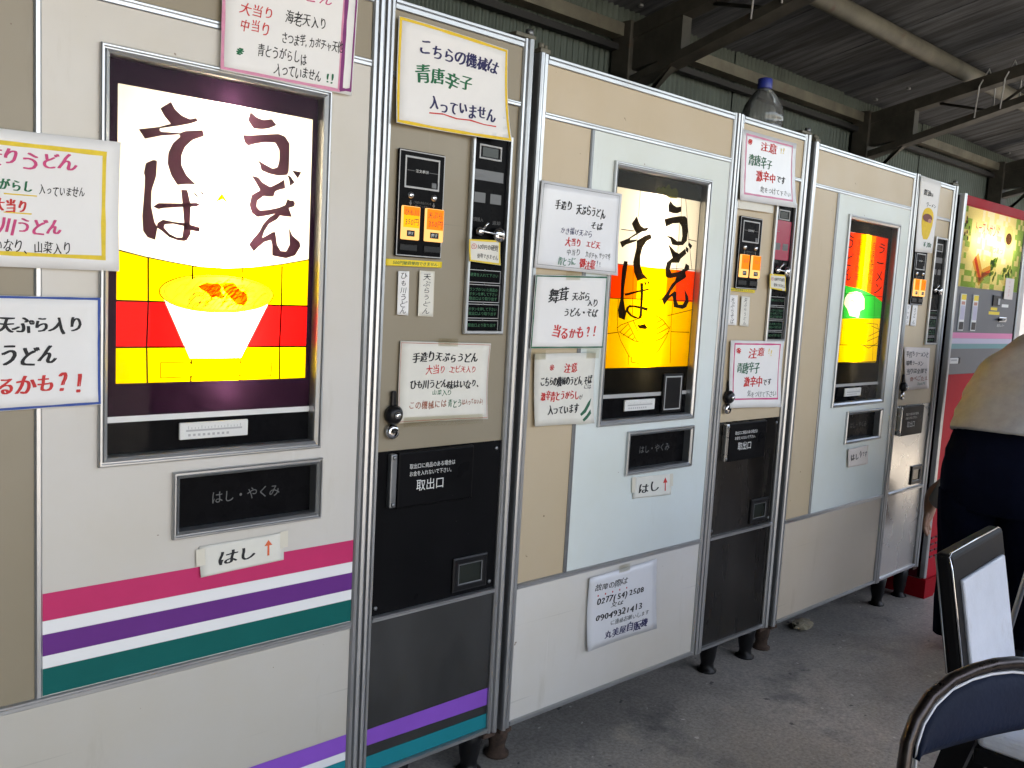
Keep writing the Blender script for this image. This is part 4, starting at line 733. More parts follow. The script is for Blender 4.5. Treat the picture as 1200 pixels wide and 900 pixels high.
paper('paper_notice', 'white card with double pink border over the striped machine\'s window corner', 'topbox', border=((.006, .006, 'ink_palepink', (.012, .03, .888, .975)), (.004, .004, 'ink_purple', (.90, .02, .985, .955))), strokes=(([(.888, .03), (.985, .0)], .004, 'ink_purple'), ([(.895, .975), (.985, .94)], .004, 'ink_purple'), ([(.905, .0), (.905, .97)], .008, 'ink_purple')), curl=.003,
      lines=(('天ぷらうどん', .10, .80, .12, .13, 'ink_pink'), ('大当り', .12, .36, .36, .13, 'ink_red'), ('海老天入り', .44, .76, .36, .14, 'ink_black'), ('中当り', .12, .34, .53, .14, 'ink_red'), ('さつま芋,カボチャ天他', .42, .90, .555, .115, 'ink_black'), ('※', .10, .19, .76, .13, 'ink_green', 'b'), ('青とうがらしは', .25, .62, .73, .13, 'ink_black'), ('入っていません', .38, .74, .87, .125, 'ink_black'), ('!!', .78, .86, .87, .13, 'ink_green', 'b')))
paper('paper_notice', 'white notice with thick yellow border at the left edge, over the striped machine', 'sideY', base=.0055, border=((.018, .007, 'ink_yellow', (.05, .10, .90, .90)),), curl=.004, lift=(0, .010, .006, 0),
      lines=(('手造りうどん', .06, .73, .205, .135, 'ink_pink', 'b'), ('がらし', .27, .47, .40, .10, 'ink_green', 'b'), ('入っていません', .50, .78, .415, .085, 'ink_black'), ('大当り', .24, .44, .545, .11, 'ink_red', 'b'), ('川うどん', .28, .64, .695, .13, 'ink_pink', 'b'), ('いなり、山菜入り', .24, .70, .845, .10, 'ink_black')), strokes=(([(.3, .465), (.49, .465)], .002, 'ink_yellow'), ([(.3, .60), (.46, .60)], .002, 'ink_yellow')))
paper('paper_notice', 'white notice with thin blue border at the left edge, below the yellow-bordered one', 'sideB', base=.0055, border=((.003, .004, 'ink_blue', (.012, .012, .988, .985)),), curl=.003, lift=(0, .004, .004, 0),
      lines=(('舞茸天ぷら入り', .06, .88, .25, .16, 'ink_black', 'b'), ('うどん', .31, .70, .52, .20, 'ink_black', 'b'), ('当るかも', .16, .68, .77, .18, 'ink_red', 'b'), ('？！', .70, .93, .77, .24, 'ink_red', 'b')))
paper('paper_label', 'cream label with taped ends on the pink stripe of the striped machine', 'hashiA', 'paper_old', base=.003, lines=(('はし', .20, .66, .50, .50, 'ink_black', 'b'),), curl=.002, strokes=(([(.80, .72), (.80, .30)], .005, 'ink_orange'),), polys=(('ink_orange', [(.75, .36), (.85, .36), (.80, .16)]),), tapes=((-.04, .08, .06, .62), (.95, -.05, 1.05, .55)), lift=(0, 0, 0, .004), cat='label', group='chopstick labels under the trays')
paper('paper_notice', 'large white sheet with yellow border across the top of the striped machine\'s coin column', 'csignA', border=((.0045, .006, 'ink_gold', (.016, .02, .984, .98)),), curl=.006, lift=(0, 0, .022, .008),
      lines=(('こちらの機械は', .17, .90, .235, .155, 'ink_navy', 'b'), ('青唐辛子', .15, .66, .475, .175, 'ink_green', 'b'), ('入っていません', .28, .87, .745, .16, 'ink_navy', 'b')), strokes=(([(.28, .845), (.40, .83), (.52, .85), (.64, .84), (.76, .86), (.87, .86)], .003, 'ink_red'),))
paper('paper_strip', 'yellow strip warning about 500 yen coins under the striped machine\'s buttons', 'ystripA', 'yellow_tape', lines=(('500円硬貨使用できません', .12, .92, .5, .62, 'ink_green'),), curl=.0004, base=.0012, cat='sticker', wob=.4, group='yellow coin stickers')
paper('paper_label', 'narrow vertical white label, left one of the pair on the striped machine', 'p1A', lines=(('ひも川うどん', .03, .98, .5, .62, 'ink_black', 'v'),), curl=.001, base=.0014, cat='label', group='vertical dish labels below the buttons')
paper('paper_label', 'narrow vertical tan-edged label, right one of the pair on the striped machine', 'p2A', 'paper_old', border=((.001, .003, 'tape', (.04, .0, .96, 1.0)),), lines=(('天ぷらうどん', .04, .96, .5, .50, 'ink_black', 'v'),), curl=.002, base=.0014, cat='label', group='vertical dish labels below the buttons')
paper('paper_notice', 'cream notice with reddish edge beside the door lock of the striped machine', 'noteA', 'paper_old', border=((.004, .0015, 'ink_meat2', (.01, .02, .99, .98)),), curl=.003, lift=(0, .006, .012, .006), base=.002, clear=((.06, .93, .94, 1.05), (.40, -.05, .62, .05)),
      lines=(('手造り天ぷらうどん', .13, .86, .195, .135, 'ink_black', 'b'), ('大当り', .28, .50, .34, .115, 'ink_red'), ('エビ天入り', .54, .85, .345, .10, 'ink_red'), ('ひも川うどん味はいなり、', .12, .93, .53, .115, 'ink_black', 'b'), ('山菜入り', .36, .58, .64, .075, 'ink_green'), ('この機械には', .11, .53, .785, .115, 'ink_brown'), ('青とう', .54, .70, .775, .115, 'ink_green'), ('は入ってないよ!', .70, .95, .765, .08, 'ink_brown')))
paper('paper_tag', 'yellow-edged tag hanging under the coin lever of the striped machine', 'tagA', 'paper_old', border=((.002, .004, 'ink_yellow', (.02, .04, .97, .96)),), lines=(('①', .06, .24, .32, .28, 'ink_red'), ('500円の硬貨', .26, .92, .32, .25, 'ink_black'), ('使用できません', .24, .92, .70, .23, 'ink_black')), curl=.002, base=.010, lift=(.004, 0, .004, 0), cat='tag', group='tags under the coin levers')
paper('paper_label', 'small taped label with red arrow under the tray of the middle machine', 'hashiB', 'paper_old', base=.0025, lines=(('はし', .12, .66, .50, .50, 'ink_black', 'b'),), strokes=(([(.82, .78), (.82, .35)], .005, 'ink_red'),), polys=(('ink_red', [(.76, .40), (.88, .40), (.82, .14)]),), curl=.002, tapes=((-.04, .0, .05, .7), (.95, .0, 1.04, .6)), cat='label', group='chopstick labels under the trays')
paper('paper_notice', 'white sheet with two telephone numbers on the lowest panel of the middle machine', 'phoneB', 'laminate', curl=.005, lift=(.006, 0, .008, .014), base=.002, clear=((.42, -.05, .58, .05),), strokes=tuple(([(.13+.10*k, .285), (.145+.10*k, .285)], .005, 'ink_red') for k in range(5)),
      lines=(('故障の際は', .09, .55, .18, .10, 'ink_black'), ('0277(54)2508', .13, .80, .365, .115, 'ink_black', 'b'), ('又は', .32, .50, .475, .07, 'ink_black', 'b'), ('09049321413', .12, .78, .595, .115, 'ink_black', 'b'), ('に連絡お願いします', .32, .88, .72, .075, 'ink_grey'), ('丸美屋自販機', .24, .86, .86, .125, 'ink_navy', 'b')))
paper('paper_notice', 'laminated white notice, topmost of three notices left of the middle window', 'n1B', 'laminate', base=.0085, curl=.002, lift=(0, .004, .006, 0), border=((.006, .001, 'ink_grey', (.03, .03, .97, .96)),),
      lines=(('手造り', .17, .38, .245, .12, 'ink_black', 'b'), ('天ぷらうどん', .43, .80, .27, .12, 'ink_black', 'b'), ('そば', .62, .78, .43, .10, 'ink_black', 'b'), ('かき揚げ天ぷら', .26, .65, .535, .085, 'ink_navy'), ('大当り', .33, .52, .66, .105, 'ink_red', 'b'), ('エビ天', .58, .76, .66, .095, 'ink_red', 'b'), ('中当り', .35, .52, .775, .085, 'ink_grey'), ('カボチャ,サツマ芋', .58, .90, .78, .08, 'ink_grey'), ('青とうに', .26, .47, .895, .10, 'ink_palegreen', 'b'), ('御注意', .52, .71, .90, .11, 'ink_red', 'b'), ('!!', .73, .79, .89, .09, 'ink_navy')))
paper('paper_notice', 'white notice with thin green border, left of the middle machine\'s window', 'n2B', base=.0085, clear=((.40, -.05, .60, .06),), border=((.003, .0035, 'ink_dgreen', (.012, .015, .988, .985)),), curl=.002,
      lines=(('舞茸', .19, .45, .27, .19, 'ink_black', 'b'), ('天ぷら', .50, .76, .29, .13, 'ink_black', 'b'), ('入り', .72, .88, .37, .11, 'ink_black', 'b'), ('うどん・そば', .40, .88, .51, .13, 'ink_black', 'b'), ('当るかも', .27, .70, .78, .17, 'ink_red', 'b'), ('？！', .73, .92, .78, .20, 'ink_red', 'b')))
paper('paper_notice', 'cream notice with a drawn green pepper, left of the middle window', 'n3B', 'paper_old', base=.006, clear=((-.05, -.05, .16, .08), (.84, -.05, 1.05, .08)), curl=.005, lift=(.004, .004, .012, .006),
      lines=(('※', .23, .35, .20, .14, 'ink_red'), ('注意', .47, .70, .20, .15, 'ink_red', 'b'), ('こちらの機械のうどん,そば', .09, .96, .39, .13, 'ink_black', 'b'), ('には', .82, .95, .48, .07, 'ink_black'), ('激辛青とうがらし', .10, .74, .585, .135, 'ink_red', 'b'), ('が', .74, .80, .62, .07, 'ink_black'), ('入っています', .22, .74, .78, .145, 'ink_black', 'b')), polys=(('ink_dgreen', [(.76, .86), (.83, .80), (.90, .70), (.96, .64), (.93, .74), (.86, .84), (.78, .89)]), ('ink_dgreen', [(.80, .94), (.87, .88), (.94, .80), (.95, .86), (.88, .93), (.82, .97)])))
chili = (('※', .10, .23, .16, .14, 'ink_red', 'b'), ('注意', .32, .64, .17, .155, 'ink_red', 'b'), ('!!', .70, .80, .16, .12, 'ink_yellow', 'b'), ('青唐辛子', .12, .55, .40, .165, 'ink_dgreen', 'b'), ('激辛中', .26, .62, .61, .165, 'ink_red', 'b'), ('です', .63, .80, .61, .12, 'ink_black', 'b'), ('気をつけて下さい', .34, .90, .80, .095, 'ink_grey'))
paper('paper_notice', 'white notice with pink border at the top of the middle machine\'s coin column', 'csignB', 'laminate', border=((.012, .006, 'ink_palepink', (.075, .06, .925, .895)),), lines=chili, curl=.004, lift=(.0, .006, .012, .004))
paper('paper_slip', 'plain cream slip sticking out below the pink-bordered notice on the coin column', 'csignB2', 'paper_old', curl=.002, base=.004, cat='slip')
paper('paper_strip', 'yellow coin strip under the buttons of the middle machine', 'ystripB', 'yellow_tape', lines=(('500円硬貨使用できません', .10, .92, .5, .62, 'ink_green'),), curl=.0004, base=.0012, cat='sticker', wob=.4, group='yellow coin stickers')
paper('paper_label', 'narrow vertical label, left one of the pair on the middle machine', 'p1B', lines=(('天ぷらそば', .05, .96, .5, .36, 'ink_black', 'v'),), curl=.001, base=.0014, cat='label', group='vertical dish labels below the buttons')
paper('paper_label', 'narrow vertical label, right one of the pair on the middle machine', 'p2B', 'paper_old', lines=(('天ぷらうどん', .05, .96, .5, .36, 'ink_black', 'v'),), curl=.001, base=.0014, cat='label', group='vertical dish labels below the buttons')
paper('paper_notice', 'white notice with crimson border beside the lock of the middle machine', 'noteB', border=((.012, .005, 'ink_pink', (.07, .05, .93, .87)),), lines=chili, curl=.004, lift=(0, .004, .010, .012), base=.004)
paper('paper_tag', 'yellow-edged tag under the coin lever of the middle machine', 'tagB', 'paper_old', border=((.002, .005, 'ink_yellow', (.02, .04, .97, .96)),), lines=(('①', .06, .24, .32, .28, 'ink_red'), ('500円の硬貨', .26, .92, .32, .25, 'ink_black'), ('使用できません', .24, .92, .70, .23, 'ink_black')), curl=.002, base=.010, cat='tag', group='tags under the coin levers')
paper('paper_label', 'small pinkish label in a plastic sleeve under the tray of the steel-doored machine', 'paperC', 'paper_pink', lines=(('はし', .10, .52, .52, .42, 'ink_black', 'b'), ('↑', .52, .70, .48, .5, 'ink_black'), ('です', .68, .94, .42, .30, 'ink_black')), curl=.002, cat='label', group='chopstick labels under the trays')
cup = [(.50+.30*math.cos(a), .52-.13*math.sin(a)) for a in [math.pi*k/14 for k in range(15)]]
paper('paper_notice', 'tall white card with a yellow cup drawing and 300 yen price', 'csignC', curl=.003, base=.0125,
      lines=(('醤油', .18, .52, .20, .085, 'ink_black', 'b'), ('味', .50, .66, .215, .055, 'ink_black'), ('ラーメン', .34, .86, .355, .065, 'ink_black', 'b'), ('¥300', .42, .88, .895, .085, 'ink_dgreen', 'b')),
      polys=(('ink_gold', cup+[(.20, .62), (.27, .76), (.36, .82), (.58, .82), (.68, .76), (.78, .62)]),), strokes=())
o = [x for x in COL.objects if x.name.startswith('paper_notice')][-1]
m = MB(); mk, q = papers['csignC']; cu = sum(p[0] for p in q)/4; cz = sum(p[1] for p in q)/4
def cp(s, t): u, z = bil(q, s, t); return (u-cu, -.0172, z-cz)
m.poly([cp(.47+.25*math.cos(a), .53-.055*math.sin(a)) for a in [2*math.pi*k/18 for k in range(18)]], 'ink_meat'); m.poly([tuple(a-(0, .0003, 0)[i] for i, a in enumerate(cp(.60+.10*math.cos(t), .565-.03*math.sin(t)))) for t in [2*math.pi*k/12 for k in range(12)]], 'ink_meat2')
m.build('cup_drawing', o)
paper('paper_label', 'narrow vertical label, left one of the pair on the steel-doored machine', 'p1C', lines=(('ラーメン', .08, .94, .5, .5, 'ink_black', 'v'),), curl=.001, base=.0014, cat='label', group='vertical dish labels below the buttons')
paper('paper_label', 'narrow vertical label, right one of the pair on the steel-doored machine', 'p2C', lines=(('うどん', .08, .94, .5, .5, 'ink_black', 'v'),), curl=.001, base=.0014, cat='label', group='vertical dish labels below the buttons')
paper('paper_notice', 'small pinkish handwritten notice with ragged lower edge on the steel-doored machine', 'noteC', 'paper_pink', curl=.003, base=.004, lift=(0, 0, .008, .006),
      lines=(('手打ちラーメンと', .06, .96, .16, .14, 'ink_black', 'b'), ('味噌ラーメン', .06, .74, .37, .13, 'ink_black', 'b'), ('当りは全部で', .06, .92, .56, .13, 'ink_black', 'b'), ('食べごたえ', .20, .96, .74, .12, 'ink_brown', 'b'), ('300円', .52, .84, .87, .09, 'ink_palegreen')))

# ------------------------------------------------------------------ red toast machine
def toast_machine():
    x0, x1 = 2.636, 3.50; b = floor_z(x0)-.005; top = 1.79
    root = empty('toast_vending_machine', (x0, 0, b)); tag(root, 'red toast sandwich vending machine at the far right of the row, behind the bending person', 'vending machine')
    X = lambda x: x-x0; Z = lambda z: z-b
    m = MB(); m.box(0, X(x1), .012, .72, Z(.035), Z(top), 'red_dark', .006); m.build('cabinet', root)
    m = MB(); m.vprof([(.0, .03), (.0, -.002), (.004, -.006), (.010, -.006), (.012, -.001), (.014, -.005), (.022, -.005), (.024, .03)], Z(.04), Z(top), 'alu'); m.build('corner_post', root)
    m = MB(); m.vprof([(X(3.435), .03), (X(3.435), -.004), (X(3.44), -.008), (X(3.495), -.008), (X(3.50), -.004), (X(3.50), .03)], Z(.04), Z(top), 'alu'); m.build('corner_post', root)
    m = MB(); m.box(.0245, X(3.434), -.004, .012, Z(1.742), Z(top-.003), 'red_metal', .004); m.build('header_panel', root)
    # lit picture
    i0, i1, j0, j1 = .028, X(3.415), Z(1.384), Z(1.74)
    m = MB(); m.rect(i0, i1, j0, j1, -.001, 'diffuser'); pic = m.build('lit_picture', root)
    m = MB(); m.rect(X(3.4151), X(3.434), Z(.99), Z(1.741), .0, 'black_gloss'); m.rect(.0245, .028, j0, j1, .0, 'black_gloss'); m.build('picture_edge', root)
    m = MB(); m.rect(i0, i1, j0, j1, -.0065, 'glass'); m.build('glass_pane', pic)
    m = MB(); a = m.mi
    random.seed(5)
    nx, nz = 26, 14
    for i in range(nx):
        for j in range(nz):
            u0 = i0+(i1-i0)*i/nx; u1 = i0+(i1-i0)*(i+1)/nx; z0 = j0+(j1-j0)*j/nz; z1 = j0+(j1-j0)*(j+1)/nz
            edge = (j < 3 and random.random() < .55) or (i > 21 and random.random() < .8) or (i < 3 and random.random() < .3); c = 'f_photo_green' if edge else 'f_photo_yellow' if (j < 5 or i < 6 or i > 18 or random.random() < .45) else 'f_plate'
            m.rect(u0, u1, z0, z1, -.0016, c)
    def ell(cx, cz, rx, rz, c, y, n=28, r=0): 
        P = []
        for k in range(n):
            t = 2*math.pi*k/n; x, z = rx*math.cos(t), rz*math.sin(t); P.append((X(cx)+x*math.cos(r)-z*math.sin(r), y, Z(cz)+x*math.sin(r)+z*math.cos(r)))
        m.poly(P, c)
    ell(2.95, 1.46, .150, .082, 'f_plate', -.0020)
    quad = lambda pts, c, y: m.poly([(X(p[0]), y, Z(p[1])) for p in pts], c)
    quad([(2.80, 1.50), (2.90, 1.395), (2.96, 1.425), (2.86, 1.545)], 'f_bread', -.0024); quad([(2.815, 1.512), (2.905, 1.412), (2.925, 1.425), (2.835, 1.53)], 'f_ham', -.0028)
    quad([(2.90, 1.42), (3.02, 1.45), (3.03, 1.50), (2.93, 1.475)], 'f_bread', -.0026); quad([(2.92, 1.432), (3.02, 1.458), (3.024, 1.477), (2.93, 1.455)], 'f_ham', -.0030)
    for k in range(26): ell(3.06+random.uniform(-.035, .035), 1.48+random.uniform(-.05, .05), .014, .010, 'f_lettuce', -.0022-.00002*k, 8, random.random())
    ell(3.22, 1.645, .055, .055, 'f_plate', -.0020); ell(3.22, 1.635, .040, .028, 'f_coffee', -.0024); ell(3.25, 1.455, .095, .045, 'f_plate', -.0020)
    for k in range(14): ell(3.25+random.uniform(-.06, .06), 1.475+random.uniform(-.02, .03), .014, .012, 'f_lettuce', -.0023-.00002*k, 8)
    ell(2.715, 1.59, .045, .05, 'f_plate', -.0020); 
    for k in range(9): ell(2.69+random.uniform(-.02, .05), 1.62+random.uniform(-.03, .08), .008, .010, 'f_coffee', -.0024-.00002*k, 7)
    m.build('light_artwork', pic)
    m = MB(); text(put_uz(m, -.0036, 'f_pred'), 'トーストサンド', X(2.78), X(3.09), Z(1.655), .062, .5); text(put_uz(m, -.0036, 'f_bread'), 'あつあつ', X(2.98), X(3.16), Z(1.57), .035, .5); m.build('lettering', pic)
    # grey control front
    m = MB(); m.rect(.0245, X(3.415), Z(.985), j0-.001, -.002, 'grey_panel'); m.rect(.0245, X(3.415), Z(1.150), Z(1.176), -.0028, 'pinkline'); m.rect(.0245, X(3.415), Z(1.125), Z(1.1495), -.0028, 'lilac'); m.rect(.0245, X(3.415), Z(1.102), Z(1.1245), -.0028, 'tealline'); gp = m.build('control_panel', root)
    for u in (2.705, 2.850):
        m = MB(); m.box(X(u), X(u+.062), -.007, -.001, Z(1.185), Z(1.352), 'print_white', .002); m.rect(X(u+.006), X(u+.056), Z(1.19), Z(1.225), -.0076, 'black_plastic'); m.rect(X(u+.004), X(u+.058), Z(1.325), Z(1.349), -.0076, 'f_photo_yellow' if False else 'yellow_tape'); m.rect(X(u+.006), X(u+.056), Z(1.235), Z(1.30), -.0076, 'lilac'); m.rect(X(u+.01), X(u+.05), Z(1.303), Z(1.318), -.0076, 'ink_meat2'); m.build('selection_button', gp)
    m = MB(); m.box(X(3.095), X(3.19), -.008, -.001, Z(1.308), Z(1.360), 'black_plastic', .002); m.box(X(3.15), X(3.178), -.0105, -.008, Z(1.315), Z(1.345), 'line_grey', .001); m.build('coin_slot', gp)
    m = MB(); m.rect(X(3.085), X(3.17), Z(1.287), Z(1.301), -.0026, 'yellow_tape'); m.rect(X(3.065), X(3.205), Z(1.266), Z(1.281), -.0026, 'yellow_tape'); m.rect(X(3.225), X(3.315), Z(1.305), Z(1.320), -.0026, 'print_white'); m.build('sticker', gp)
    m = MB(); m.box(X(3.20), X(3.30), -.007, -.001, Z(1.232), Z(1.256), 'chrome', .002); m.tube([(X(3.18), -.012, Z(1.243)), (X(3.245), -.014, Z(1.245))], .006, 'black_plastic', 8); m.build('coin_lever', gp)
    m = MB(); text(put_uz(m, -.0026, 'print_white'), '返却レバー', X(3.19), X(3.29), Z(1.215), .016); m.build('lettering', gp)
    m = MB(); m.box(X(2.66), X(2.755), -.006, -.001, Z(1.034), Z(1.060), 'print_white', .002); m.rect(X(2.668), X(2.735), Z(1.046), Z(1.054), -.0064, 'line_grey'); m.box(X(2.756), X(2.772), -.007, -.001, Z(1.034), Z(1.062), 'black_plastic', .001); m.build('name_plate', gp)
    m = MB(); m.rect(.0245, X(3.434), Z(.035), Z(.984), -.001, 'rose_panel'); lp = m.build('lower_panel', root)
    for k in range(4):
        m = MB()
        for r in range(6): m.box(X(2.672+.05*r), X(2.705+.05*r), -.006, -.0005, Z(.13+.03*k), Z(.14+.03*k), 'red_dark', .002)
        m.build('vent_slots', lp)
    m = MB(); m.poly([(0, -.012, 0), (.10, -.012, 0), (.13, -.012, .035), (X(x1)-.13, -.012, .035), (X(x1)-.10, -.012, 0), (X(x1), -.012, 0), (X(x1), -.012, .094), (0, -.012, .094)], 'red_metal'); m.poly([(0, -.012, 0), (0, -.012, .094), (0, .72, .094), (0, .72, 0)], 'red_metal'); m.poly([(0, -.012, .094), (X(x1), -.012, .094), (X(x1), .011, .094), (0, .011, .094)], 'red_metal'); m.build('plinth', root)
    m = MB(); m.box(X(3.22), X(3.335), -.0105, -.0085, Z(1.345), Z(1.448), 'paper_pink', .0005); text(put_uz(m, -.0108, 'ink_red'), 'トースト', -Z(1.44), -Z(1.355), X(3.275), .02, .8, True)
    o = m.build('paper_notice'); o.location = (x0, 0, b); tag(o, 'small pink slip hanging on the lit picture of the red toast machine', 'notice', 'handwritten notices on the machines')
    # tube lights behind the picture in a closed light box
    m = MB(); m.tube([(.12, .05, Z(1.60)), (X(3.33), .05, Z(1.60))], .010, 'tube_toast', 10); m.build('fluorescent_tube', pic)
emit('tube_toast', (1.0, .97, .88), 3.6)
toast_machine()

# the toast cabinet is one closed body, so its lit picture needs a real recess: cut it out of the front face
cab = [o for o in COL.objects if o.name == 'cabinet' and o.parent and o.parent.name.startswith('toast')]
cab = cab or [o for o in COL.objects if o.name.startswith('cabinet') and o.parent and o.parent.name.startswith('toast')]
c = cab[0]; me = c.data; bm = bmesh.new(); bm.from_mesh(me); bm.faces.ensure_lookup_table()
ff = [f for f in bm.faces if f.normal.y < -.99 and f.calc_area() > .5][0]
bmesh.ops.delete(bm, geom=[ff], context='FACES_ONLY'); bm.to_mesh(me); bm.free()
m = MB(); b = -c.parent.location.z
for r, ax in (((.004, .86, .1, b+1.38, b+1.745), 0),):
    x0, x1, d, z0, z1 = r
    m.rect(x0, x1, z0, z1, d, 'box_white'); m.poly([(x0, .013, z0), (x0, d, z0), (x0, d, z1), (x0, .013, z1)], 'box_white'); m.poly([(x1, .013, z0), (x1, .013, z1), (x1, d, z1), (x1, d, z0)], 'box_white')
    m.poly([(x0, .013, z1), (x0, d, z1), (x1, d, z1), (x1, .013, z1)], 'box_white'); m.poly([(x0, .013, z0), (x1, .013, z0), (x1, d, z0), (x0, d, z0)], 'box_white')
m.build('light_box', c.parent)

# ------------------------------------------------------------------ big clear bottle on the middle machine
bt = empty('plastic_bottle', (1.41, .27, 1.826)); tag(bt, 'big clear plastic bottle with a blue cap standing on top of the middle machine', 'bottle')
m = MB(); m.lathe([(.02, .004), (.070, .002), (.077, .012), (.077, .05), (.074, .055), (.077, .062), (.077, .085), (.074, .092), (.077, .10), (.076, .125), (.068, .152), (.052, .180), (.034, .203), (.022, .213), (.0205, .222)], (0, 0, 0), 'pet', 32); m.build('bottle_body', bt)
m = MB(); m.lathe([(.026, .214), (.0265, .216), (.0265, .246), (.024, .250)], (0, 0, 0), 'blue_cap', 24); m.build('cap', bt)

# crumpled paper on the floor under the steel-doored machine
m = MB(); bm = bmesh.new(); bmesh.ops.create_icosphere(bm, subdivisions=3, radius=1.0); random.seed(3)
for v in bm.verts: v.co *= 1+random.uniform(-.22, .12)
bm.verts.index_update(); m.add([(v.co.x*.055, v.co.y*.035, v.co.z*.020+.020) for v in bm.verts], [[v.index for v in f.verts] for f in bm.faces], 'crumple'); bm.free()
o = m.build('crumpled_paper'); o.location = (1.72, .09, floor_z(1.72)); tag(o, 'piece of crumpled brown paper on the floor under the steel-doored machine', 'litter')

# ------------------------------------------------------------------ folding chair with navy vinyl back
def chair_folding():
    w = Vector((.95, -.31, 0)).normalized(); nrm = -Vector((w.y, -w.x, 0)); L = Vector((-.262, -1.115, 0))
    root = empty('folding_chair', tuple(L+w*.2)); tag(root, 'navy vinyl folding chair with a bent dark chrome tube back, nearest to the camera', 'chair')
    rec = lambda z: -(z-.72)*.16
    P = lambda k, z, d=0: tuple(w*(k-.2)+nrm*(d-rec(z))+Vector((0, 0, z)))
    arc = [(-.004, .30), (-.002, .45), (.0, .56), (.002, .60), (.010, .634), (.028, .664), (.060, .692), (.105, .711), (.155, .7195), (.20, .722)]
    path = arc+[(.40-k, z) for k, z in reversed(arc[:-1])]
    pts = [P(k, z) for k, z in path]
    fr = [tuple(w*(-.2)+nrm*(-.38)+Vector((0, 0, .011)))]+pts+[tuple(w*.2+nrm*(-.38)+Vector((0, 0, .011)))]
    m = MB(); m.tube(pts, .0100, 'bronze_tube', 12); m.tube([pts[0], tuple(w*(-.2)+nrm*(-.42)+Vector((0, 0, .012)))], .0112, 'bronze_tube', 10); m.tube([pts[-1], tuple(w*.2+nrm*(-.42)+Vector((0, 0, .012)))], .0112, 'bronze_tube', 10); m.build('tube_frame', root)
    for k in (.022, .378):
        m = MB(); m.tube([P(k, .43, -.36), P(k, .012, .14)], .0105, 'bronze_tube', 10); m.build('leg', root)
    m = MB(); m.tube([P(.022, .06, .105), P(.378, .06, .105)], .008, 'bronze_tube', 8); m.build('stretcher', root)
    inner = [(.018, .600), (.024, .632), (.040, .658), (.068, .680), (.108, .697), (.155, .705), (.20, .707)]; inner = inner+[(.40-k, z) for k, z in reversed(inner[:-1])]
    zb = .612; m = MB(); rows = 7; n = len(inner); vs = []
    for side in (0, 1):
        for j in range(rows):
            f = j/(rows-1)
            for k, z in inner:
                zz = zb+(z-zb)*f if z > zb else zb
                bow = .012*math.sin(math.pi*(k/.4)); th = .010*math.sin(math.pi*min(1, f*1.0))**.5 if 0 < f < 1 else 0
                vs.append(P(k, zz, bow+(.006+th if side == 0 else -.006-th)))
    fs = []
    for j in range(rows-1):
        for i in range(n-1):
            a = j*n+i; fs.append([a, a+1, a+n+1, a+n]); o_ = rows*n; fs.append([o_+a+n, o_+a+n+1, o_+a+1, o_+a])
    for i in range(n-1): fs += [[i+1, i, rows*n+i, rows*n+i+1], [(rows-1)*n+i, (rows-1)*n+i+1, rows*n+(rows-1)*n+i+1, rows*n+(rows-1)*n+i]]
    m.add(vs, fs, 'navy_vinyl', True); bk = m.build('backrest', root)
    for s in (.013, -.013):
        m = MB(); m.tube([P(.018+(k-.018)*1.0, z-.001, .012*math.sin(math.pi*k/.4)+s*.6) for k, z in inner], .0024, 'piping', 6); m.build('piping', bk)
    m = MB(); rr = []
    for d in (-.03, -.05, -.36, -.385):
        e = .0 if d in (-.05, -.36) else .016
        rr.append([P(.03+e, .418, d), P(.37-e, .418, d), P(.37-e, .452, d), P(.03+e, .452, d)])
    m.loft(rr, 'navy_vinyl'); st = m.build('seat', root)
    for f in m.v[:0]: pass
    return root
chair_folding()

# ------------------------------------------------------------------ black framed chair with white vinyl back and seat
def chair_white():
    L = Vector((.33, -.95, 0)); w = Vector((.997, .08, 0)).normalized(); nrm = Vector((w.y, -w.x, 0))   # nrm points to the front (-Y)
    root = empty('dining_chair', tuple(L+w*.19)); tag(root, 'black framed chair with white vinyl back panel and white seat', 'chair')
    rec = lambda z: (.77-z)*.20
    P = lambda k, z, d=0: tuple(w*(k-.19)+nrm*(rec(z)+d)+Vector((0, 0, z)))
    def slab(k0, k1, z0, z1, d0, d1, mat, bev=.006):
        q = MB(); q.box(k0, k1, d0, d1, z0, z1, mat, bev, 3); q.xform(lambda p: P(p[0], p[2], p[1])); return q
    slab(0, .38, .40, .77, -.034, 0, 'black_frame', .010).build('back_frame', root)
    slab(.040, .345, .47, .715, -.002, .008, 'white_vinyl', .004).build('backrest', root)
    m = MB(); m.tube([P(.002, .40, -.001), P(.002, .74, -.001), P(.004, .765, -.006), P(.02, .771, -.006), P(.36, .771, -.006), P(.376, .765, -.006)], .0022, 'chrome', 6); m.tube([P(.002, .765, -.031), P(.002, .4, -.035)], .002, 'alu_dark', 6); m.build('edge_trim', root)
    s0 = .0
    m = MB(); m.box(-.01, .40, .085, .50, .400, .440, 'white_vinyl', .014, 3); m.xform(lambda p: tuple(w*(p[0]-.19)+nrm*p[1]+Vector((0, 0, p[2])))); m.build('seat', root)
    m = MB(); m.box(-.012, .402, .083, .502, .365, .401, 'black_frame', .006); m.xform(lambda p: tuple(w*(p[0]-.19)+nrm*p[1]+Vector((0, 0, p[2])))); m.build('seat_frame', root)
    for k, d0, d1 in ((.02, .06, -.05), (.36, .06, -.05), (.02, .47, .49), (.36, .47, .49)):
        q = MB(); q.loft([[tuple(w*(k-.19+a*s)+nrm*(d+b_*s)+Vector((0, 0, z))) for a, b_ in ((-1, -1), (1, -1), (1, 1), (-1, 1))] for z, d, s in ((.42, d0, .026), (.2, (d0+d1)/2, .022), (.0, d1, .016))], 'black_frame'); q.sm = [False]*len(q.sm); q.build('leg', root)
    return root
chair_white()

